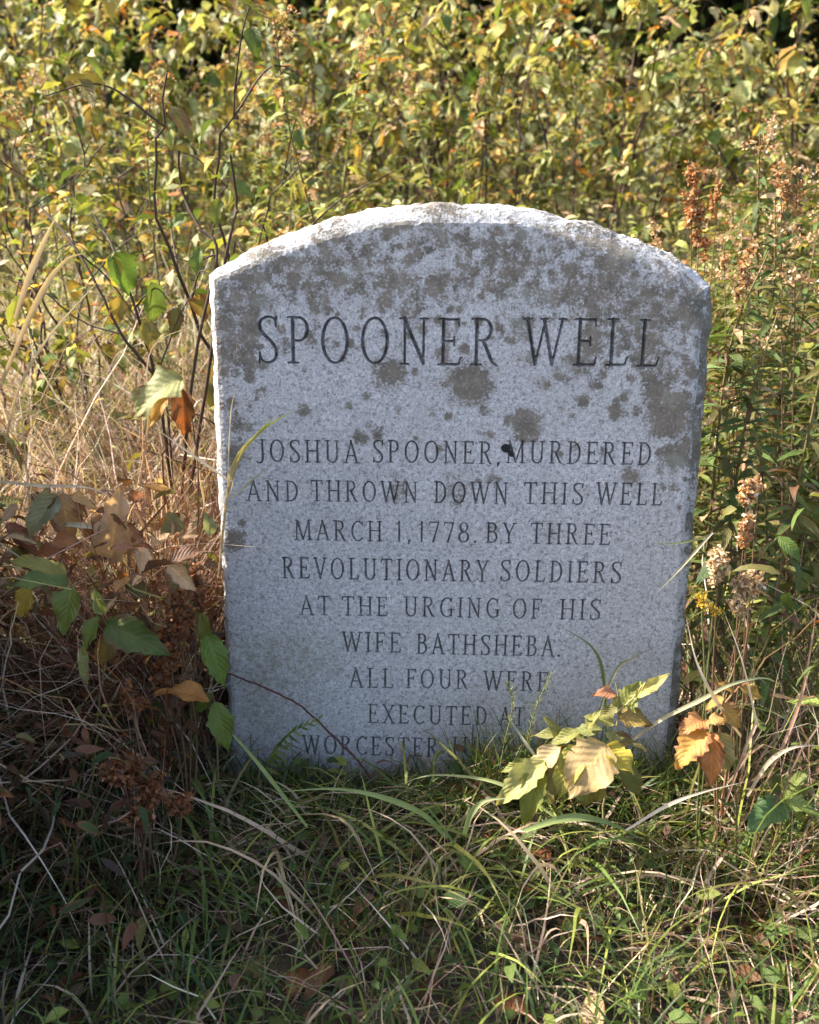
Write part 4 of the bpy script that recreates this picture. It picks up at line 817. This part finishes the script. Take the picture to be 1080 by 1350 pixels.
# --- the yellow-leaved plant and the rust-leaved plant in the sun
t = plant_at('yellow_leaved_plant', 'low plant with cream, yellow and green leaves in sun before the inscription', 'plant', 790, 1085, -.22)
stem_part(t, [[(795, 1085, -.22), (800, 1010, -.21), (815, 945, -.2), (812, 900, -.19)], [(800, 1010, -.21), (770, 985, -.21), (735, 985, -.21), (700, 1000, -.22)], [(812, 940, -.2), (835, 920, -.2), (838, 918, -.2)]], .0016, (.28, .24, .1))
for L_ in [((800, 982), (752, 1052), -.235, -.03, .82, (.44, .32, .15), .12, .45, .15, .45, 'large cream leaf'), ((798, 985), (838, 1018), -.23, -.02, .85, (.46, .38, .06), .1, .4, .2, .5, 'clear yellow leaf'), ((765, 985), (735, 1050), -.225, -.03, .6, (.36, .34, .07), .15, .6, .35, .5, None), ((745, 985), (765, 1060), -.225, -.03, .45, (.26, .27, .06), .2, .6, .4, .5, None), ((740, 985), (690, 1030), -.22, -.01, .5, (.50, .38, .20), .3, .5, .4, .5, None), ((718, 1003), (660, 1062), -.23, -.03, .52, (.38, .37, .13), .1, .6, .55, .5, None), ((712, 1010), (692, 1085), -.235, -.03, .5, (.20, .22, .04), .1, .7, .5, .5, None),
           ((765, 965), (722, 985), -.205, 0, .5, (.22, .22, .06), .1, .4, .4, .4, None), ((795, 962), (745, 970), -.2, .01, .4, (.17, .18, .05), .2, .5, .3, .3, None), ((815, 943), (858, 955), -.2, -.01, .75, (.25, .18, .05), .45, .6, .3, .55, None), ((816, 940), (845, 900), -.19, 0, .7, (.24, .26, .07), .3, .4, .3, .6, None), ((812, 915), (783, 916), -.19, -.01, .6, (.42, .20, .11), .6, .8, .3, .5, 'reddish shrivelled leaf'), ((838, 918), (885, 890), -.2, 0, .36, (.50, .44, .13), .1, .3, .4, .6, 'slender yellow leaf'), ((800, 965), (820, 1000), -.21, 0, .6, (.32, .33, .13), .1, .5, .3, .5, None), ((775, 960), (790, 935), -.2, 0, .5, (.3, .3, .09), .2, .5, .3, .5, None), ((810, 955), (770, 945), -.2, 0, .4, (.34, .33, .1), .2, .4, .3, .4, None), ((770, 975), (700, 968), -.19, .01, .35, (.24, .24, .08), .2, .4, .4, .3, None), ((748, 985), (715, 950), -.19, .0, .4, (.2, .2, .06), .3, .5, .3, .4, None), ((800, 975), (850, 985), -.2, -.01, .5, (.17, .15, .05), .5, .7, .4, .4, None), ((798, 1000), (775, 1065), -.22, -.02, .55, (.24, .22, .05), .4, .8, .4, .5, None), ((740, 1000), (722, 1055), -.225, -.02, .5, (.30, .26, .1), .4, .8, .4, .5, None), ((705, 1005), (660, 1020), -.22, 0, .4, (.22, .23, .06), .2, .5, .4, .4, None), ((805, 1000), (845, 1050), -.21, -.01, .5, (.15, .16, .04), .3, .7, .4, .5, None), ((815, 930), (792, 950), -.19, 0, .6, (.2, .19, .06), .4, .6, .3, .5, None), ((765, 990), (700, 1065), -.215, 0, .45, (.14, .16, .04), .2, .6, .4, .4, None)]:
    leaf_part(t, *L_[:6], np.array(L_[6]) * .85, L_[7] + .17, L_[8], L_[9], label=L_[10], roll=RS.uniform(-.3, .3))
t = plant_at('rust_leaved_plant', 'low plant with crumpled orange-brown leaves at the stone\'s shaded lower corner', 'plant', 945, 1070, -.22)
stem_part(t, [[(950, 1075, -.22), (958, 1000, -.21), (945, 950, -.21), (935, 945, -.21)], [(945, 950, -.21), (965, 915, -.2), (985, 900, -.2)]], .0016, (.25, .12, .06))
OB = (.46, .22, .06)
for L_ in [((930, 962), (892, 1012), -.235, -.03, .72, (.50, .27, .06), .4, .6, .35, .5), ((940, 965), (935, 1035), -.235, -.03, .55, (.46, .20, .07), .45, .7, .4, .5), ((945, 965), (958, 1020), -.23, -.02, .7, (.32, .27, .10), .3, .5, .3, .5), ((930, 950), (896, 965), -.22, -.02, .8, (.48, .22, .08), .45, .7, .3, .45), ((935, 945), (955, 955), -.225, -.01, .9, (.55, .32, .1), .4, .6, .3, .5), ((950, 930), (975, 960), -.215, 0, .7, (.46, .27, .07), .4, .6, .3, .5), ((955, 920), (930, 935), -.21, 0, .7, (.42, .26, .07), .4, .5, .3, .5), ((975, 905), (1005, 922), -.2, 0, .6, (.40, .26, .06), .4, .5, .3, .5), ((968, 912), (945, 900), -.2, 0, .6, (.40, .24, .06), .4, .5, .3, .4)]:
    leaf_part(t, *L_[:6], L_[6], L_[7], L_[8], L_[9], roll=RS.uniform(-.3, .3), serr=.1)
t = plant_at('broad_leaved_weed', 'weed with broad dark green leaves on the ground past the rust-leaved plant', 'weed', 1030, 1090, -.24)
stem_part(t, [[(1030, 1095, -.24), (1035, 1060, -.24)]], .0015, (.14, .12, .05))
for L_ in [((1035, 1060), (985, 1095), -.25, -.03, .7, (.07, .13, .04), 0, .5, .3), ((1035, 1055), (1080, 1075), -.25, -.02, .6, (.15, .2, .05), .1, .5, .3), ((1035, 1050), (1065, 1015), -.22, 0, .6, (.16, .19, .05), .1, .5, .3), ((1030, 1050), (1005, 1010), -.2, 0, .5, (.12, .14, .04), .2, .5, .3), ((1040, 1050), (1078, 1040), -.22, -.01, .5, (.2, .22, .06), .2, .4, .3)]:
    leaf_part(t, *L_[:6], L_[6], L_[7], L_[8], face_cam=.4, serr=.12)
t = plant_at('broad_leaved_weed', 'weed with large olive ribbed leaves high among the shaded goldenrods', 'weed', 1060, 900, .12)
stem_part(t, [[(1065, 900, .12), (1070, 760, .12), (1055, 690, .12)]], .002, (.14, .12, .05))
for L_ in [((1058, 660), (1078, 715), .1, 0, .6, (.11, .12, .03), .05, .5, .35), ((1050, 670), (1036, 725), .1, -.02, .6, (.10, .115, .03), .1, .5, .35), ((1068, 745), (1052, 785), .1, -.02, .55, (.12, .15, .035), .1, .5, .35), ((1070, 740), (1100, 790), .1, 0, .5, OLIVE, .2, .5, .35), ((1055, 690), (1030, 678), .1, 0, .5, (.18, .2, .05), .1, .5, .3)]:
    leaf_part(t, *L_[:6], L_[6], L_[7], L_[8], face_cam=.65)

# --- red cane across the lower face, grass stalk on the face, the small fern
t = plant_at('bramble_cane', 'thin dark red cane arching across the lower face of the stone', 'bramble', 495, 1040, -.07)
stem_part(t, [[(498, 1045, -.07), (478, 1010, -.065), (440, 972, -.055), (398, 932, -.045), (345, 905, -.03), (300, 888, -.02), (268, 880, -.01)]], .0021, (.10, .035, .03), 'cane')
stem_part(t, [[(345, 906, -.03), (335, 912, -.034), (325, 918, -.036)], [(398, 934, -.046), (410, 930, -.05)]], .0011, (.2, .16, .1), 'thorn')
m = MB(); t = plant_at('grass_stalk', 'yellow-green grass stalk leaning over the stone\'s bright edge beside the second line', 'grass stalk', 290, 760, -.04)
for pth, w, c, c2 in [([(288, 760, -.04), (300, 650, -.04), (312, 605, -.045), (345, 568, -.05), (388, 540, -.05)], .0058, STRAW, (.38, .42, .06)), ([(300, 650, -.04), (318, 600, -.05), (340, 572, -.05), (362, 548, -.05)], .005, STRAW, (.33, .40, .06)), ([(300, 650, -.04), (302, 590, -.045), (305, 540, -.045), (311, 512, -.045)], .0022, PALE, PALE), ([(296, 665, -.04), (325, 640, -.05), (355, 614, -.055)], .0024, PALE, YGREEN)]:
    P = at_path(pth); m.ribbon(P, w * np.interp(np.linspace(0, 1, len(P)), [0, .6, 1], [.5, 1, .06]), c, fold=.3, tint2=c2)
m.build('blade', M_BLADE, t, origin=np.array(t.location))
m = MB(); P = at_path([(300, 632, -.045), (307, 636, -.045), (304, 650, -.045), (297, 663, -.04), (300, 672, -.04), (306, 668, -.04)]); m.ribbon(P, .002, PALE); m.build('withered_blade', M_BLADE, t, origin=np.array(t.location))
t = plant_at('fern_sprig', 'small feathery green sprig against the foot of the stone below the cane', 'plant', 350, 1040, -.06)
P = at_path([(348, 1045, -.06), (355, 1000, -.06), (382, 968, -.06), (420, 948, -.06)]); stem = MB().tube(P, np.linspace(.0013, .0006, len(P)), (.14, .16, .05), 4).build('stem', M_STEM, t, origin=np.array(t.location))
m = MB(); kk = np.linspace(.25, 1, 22); pos = np.column_stack([np.interp(kk, np.linspace(0, 1, len(P)), P[:, i]) for i in range(3)]); sgn = np.where(np.arange(22) % 2, 1, -1)
m.leaves(pos, np.column_stack([.7 * np.ones(22) + .2 * sgn, RS.normal(-.2, .2, 22), .5 + .75 * sgn]), np.tile([0, -1, .4], (22, 1)), np.linspace(.026, .012, 22), .3, .4, .3, pick([(1, (.22, .26, .06)), (1, (.13, .19, .04))], 22), .1, ny=5, nx=2).build('foliage', M_LEAF, t, origin=np.array(t.location))
for lab, pths in [('feathery green foxtail grass head before the last carved words', [[(690, 1040, -.09), (694, 985, -.085), (708, 930, -.08), (728, 888, -.075)]]), ('feathery green foxtail grass standing between the last carved words', [[(655, 1040, -.09), (664, 985, -.085), (676, 930, -.08), (668, 900, -.08)]])]:
    t = plant_at('foxtail_grass', lab, 'grass stalk', *pths[0][0])
    P = at_path(pths[0]); MB().tube(P, .0009, (.16, .17, .06), 4).build('stem', M_STEM, t, origin=np.array(t.location))
    m = MB(); n = 150; u = RS.uniform(.35, 1, n); c = np.column_stack([np.interp(u, np.linspace(0, 1, len(P)), P[:, i]) for i in range(3)])
    az = RS.uniform(0, 6.28, n); m.blades(c, az, RS.uniform(.3, 1.2, n), RS.uniform(.007, .014, n), np.full(n, .0009), RS.uniform(-.3, .4, n), pick([(2, (.17, .2, .07)), (1, (.25, .25, .1))], n), K=2)
    m.build('seed_head', M_BLADE, t, origin=np.array(t.location))

# --- single blades and straws one can point to
GB_ = (.17, .24, .06); PG = (.30, .36, .13); WS = (.66, .56, .42)
for nm, lab, cat, p, w, c, c2 in [
    ('long_grass', 'long pale green blade slanting down from the arched orange leaf', 'grass blade', [(405, 1090, -.26), (335, 1000, -.19), (272, 930, -.12)], .0062, GB_, PG),
    ('long_grass', 'broad arching green blade at the foot of the stone below the cane', 'grass blade', [(590, 1105, -.24), (555, 1072, -.22), (500, 1050, -.2), (440, 1040, -.19), (368, 1044, -.19)], .0085, GB_, PG),
    ('long_grass', 'thin pale arching blade under the last carved line', 'grass blade', [(742, 1085, -.2), (690, 1048, -.17), (640, 1028, -.15), (570, 1022, -.14), (522, 1036, -.14)], .0055, PG, (.4, .42, .2)),
    ('long_grass', 'broad pale blade bending over just below the cream and yellow leaves', 'grass blade', [(612, 1100, -.27), (622, 1072, -.27), (640, 1056, -.27), (672, 1052, -.27)], .009, PG, (.38, .4, .2)),
    ('long_grass', 'wide flat pale blade lying below the yellow-leaved plant', 'grass blade', [(690, 1095, -.29), (750, 1078, -.28), (800, 1084, -.27), (850, 1108, -.26)], .0105, PG, GB_),
    ('long_grass', 'pale blade arching over the rust-leaved plant', 'grass blade', [(822, 985, -.2), (870, 950, -.21), (925, 922, -.22), (965, 902, -.22), (1005, 894, -.21), (1030, 902, -.2)], .006, (.5, .42, .28), (.34, .40, .2)),
    ('straw', 'bent white straw leaning onto the rust-leaved plant, nearer the stone', 'straw', [(978, 972, -.2), (955, 940, -.22), (935, 908, -.23), (917, 868, -.22), (905, 815, -.2)], .0052, (.5, .38, .28), WS),
    ('straw', 'white straw above the rust-leaved plant with a sharp kink at its foot', 'straw', [(957, 1058, -.24), (975, 1008, -.24), (996, 956, -.235), (997, 950, -.235), (978, 870, -.22), (957, 812, -.2)], .0048, (.40, .22, .15), WS),
    ('straw', 'long pinkish straw rising past the rust-leaved plant to the goldenrods', 'straw', [(1012, 1025, -.22), (1032, 985, -.22), (1056, 920, -.21), (1068, 860, -.2), (1078, 790, -.19)], .0052, (.42, .26, .18), (.42, .25, .18)),
    ('straw', 'white arched straw low beside the broad-leaved weed', 'straw', [(985, 1050, -.25), (1015, 1004, -.25), (1048, 985, -.25), (1085, 983, -.24)], .0062, (.5, .4, .27), WS),
    ('straw', 'stiff white straw pointing at the stone\'s bright edge from the mottled leaf', 'straw', [(302, 634, -.03), (250, 597, -.03), (196, 558, -.02)], .0042, WS, PALE),
    ('straw', 'long pale stem lying along the foot of the rust-leaved plant', 'straw', [(825, 1095, -.27), (880, 1062, -.26), (925, 1045, -.25), (985, 1030, -.24)], .005, WS, PALE),
    ('straw', 'pale straw tip crossing the stone\'s dark edge beside the fourth line', 'straw', [(940, 702, -.03), (918, 726, -.045), (895, 752, -.055), (868, 780, -.06)], .0046, PALE, (.44, .42, .2)),
    ('long_grass', 'thin green blade crossing the stone\'s dark edge beside the third line', 'grass blade', [(945, 702, -.02), (915, 712, -.045), (885, 717, -.05), (858, 716, -.05)], .003, (.3, .3, .12), (.24, .3, .12)),
    ('long_grass', 'curved dark green blade before the face under the words about his wife', 'grass blade', [(800, 985, -.1), (797, 900, -.07), (782, 855, -.06), (740, 826, -.055)], .0062, (.10, .14, .05), (.16, .22, .09)),
    ('long_grass', 'olive blade tip before the face above the slender yellow leaf', 'grass blade', [(780, 965, -.1), (812, 885, -.06), (835, 868, -.055), (862, 853, -.05)], .004, (.12, .12, .05), (.22, .2, .1)),
    ('straw', 'dull straw crossing in front of the last line toward the cream leaf', 'straw', [(712, 1005, -.14), (690, 975, -.12), (670, 945, -.11)], .005, (.4, .4, .2), PALE),
    ('straw', 'long pale straw lying flat on top of the dry grass heap', 'straw', [(-10, 633, -.05), (50, 640, -.06), (110, 642, -.06), (150, 655, -.05)], .0052, WS, PALE),
    ('straw', 'pale straw arching up the dry grass to the half yellow leaf', 'straw', [(5, 600, .05), (22, 520, .05), (60, 450, .06), (110, 392, .08), (128, 372, .09)], .0045, STRAW, WS),
    ('straw', 'wide folded straw leaf above the dry grass heap', 'straw', [(-5, 520, .1), (50, 395, .12), (85, 345, .14), (112, 333, .15)], .009, STRAW, (.6, .46, .24)),
    ('straw', 'wide upright straw leaf among the dark shrub stems', 'straw', [(20, 420, .12), (40, 360, .14), (62, 310, .16), (74, 285, .17)], .010, STRAW, (.6, .46, .24)),
    ('straw', 'slender reddish straw beside the mottled leaf', 'straw', [(185, 640, .0), (195, 560, .0), (200, 460, .02), (268, 425, .05)], .003, (.4, .24, .16), WS)]:
    single_blade(nm, lab, cat, p, w, c, c2)
print('near', round(time.time() - T0, 1), flush=True)
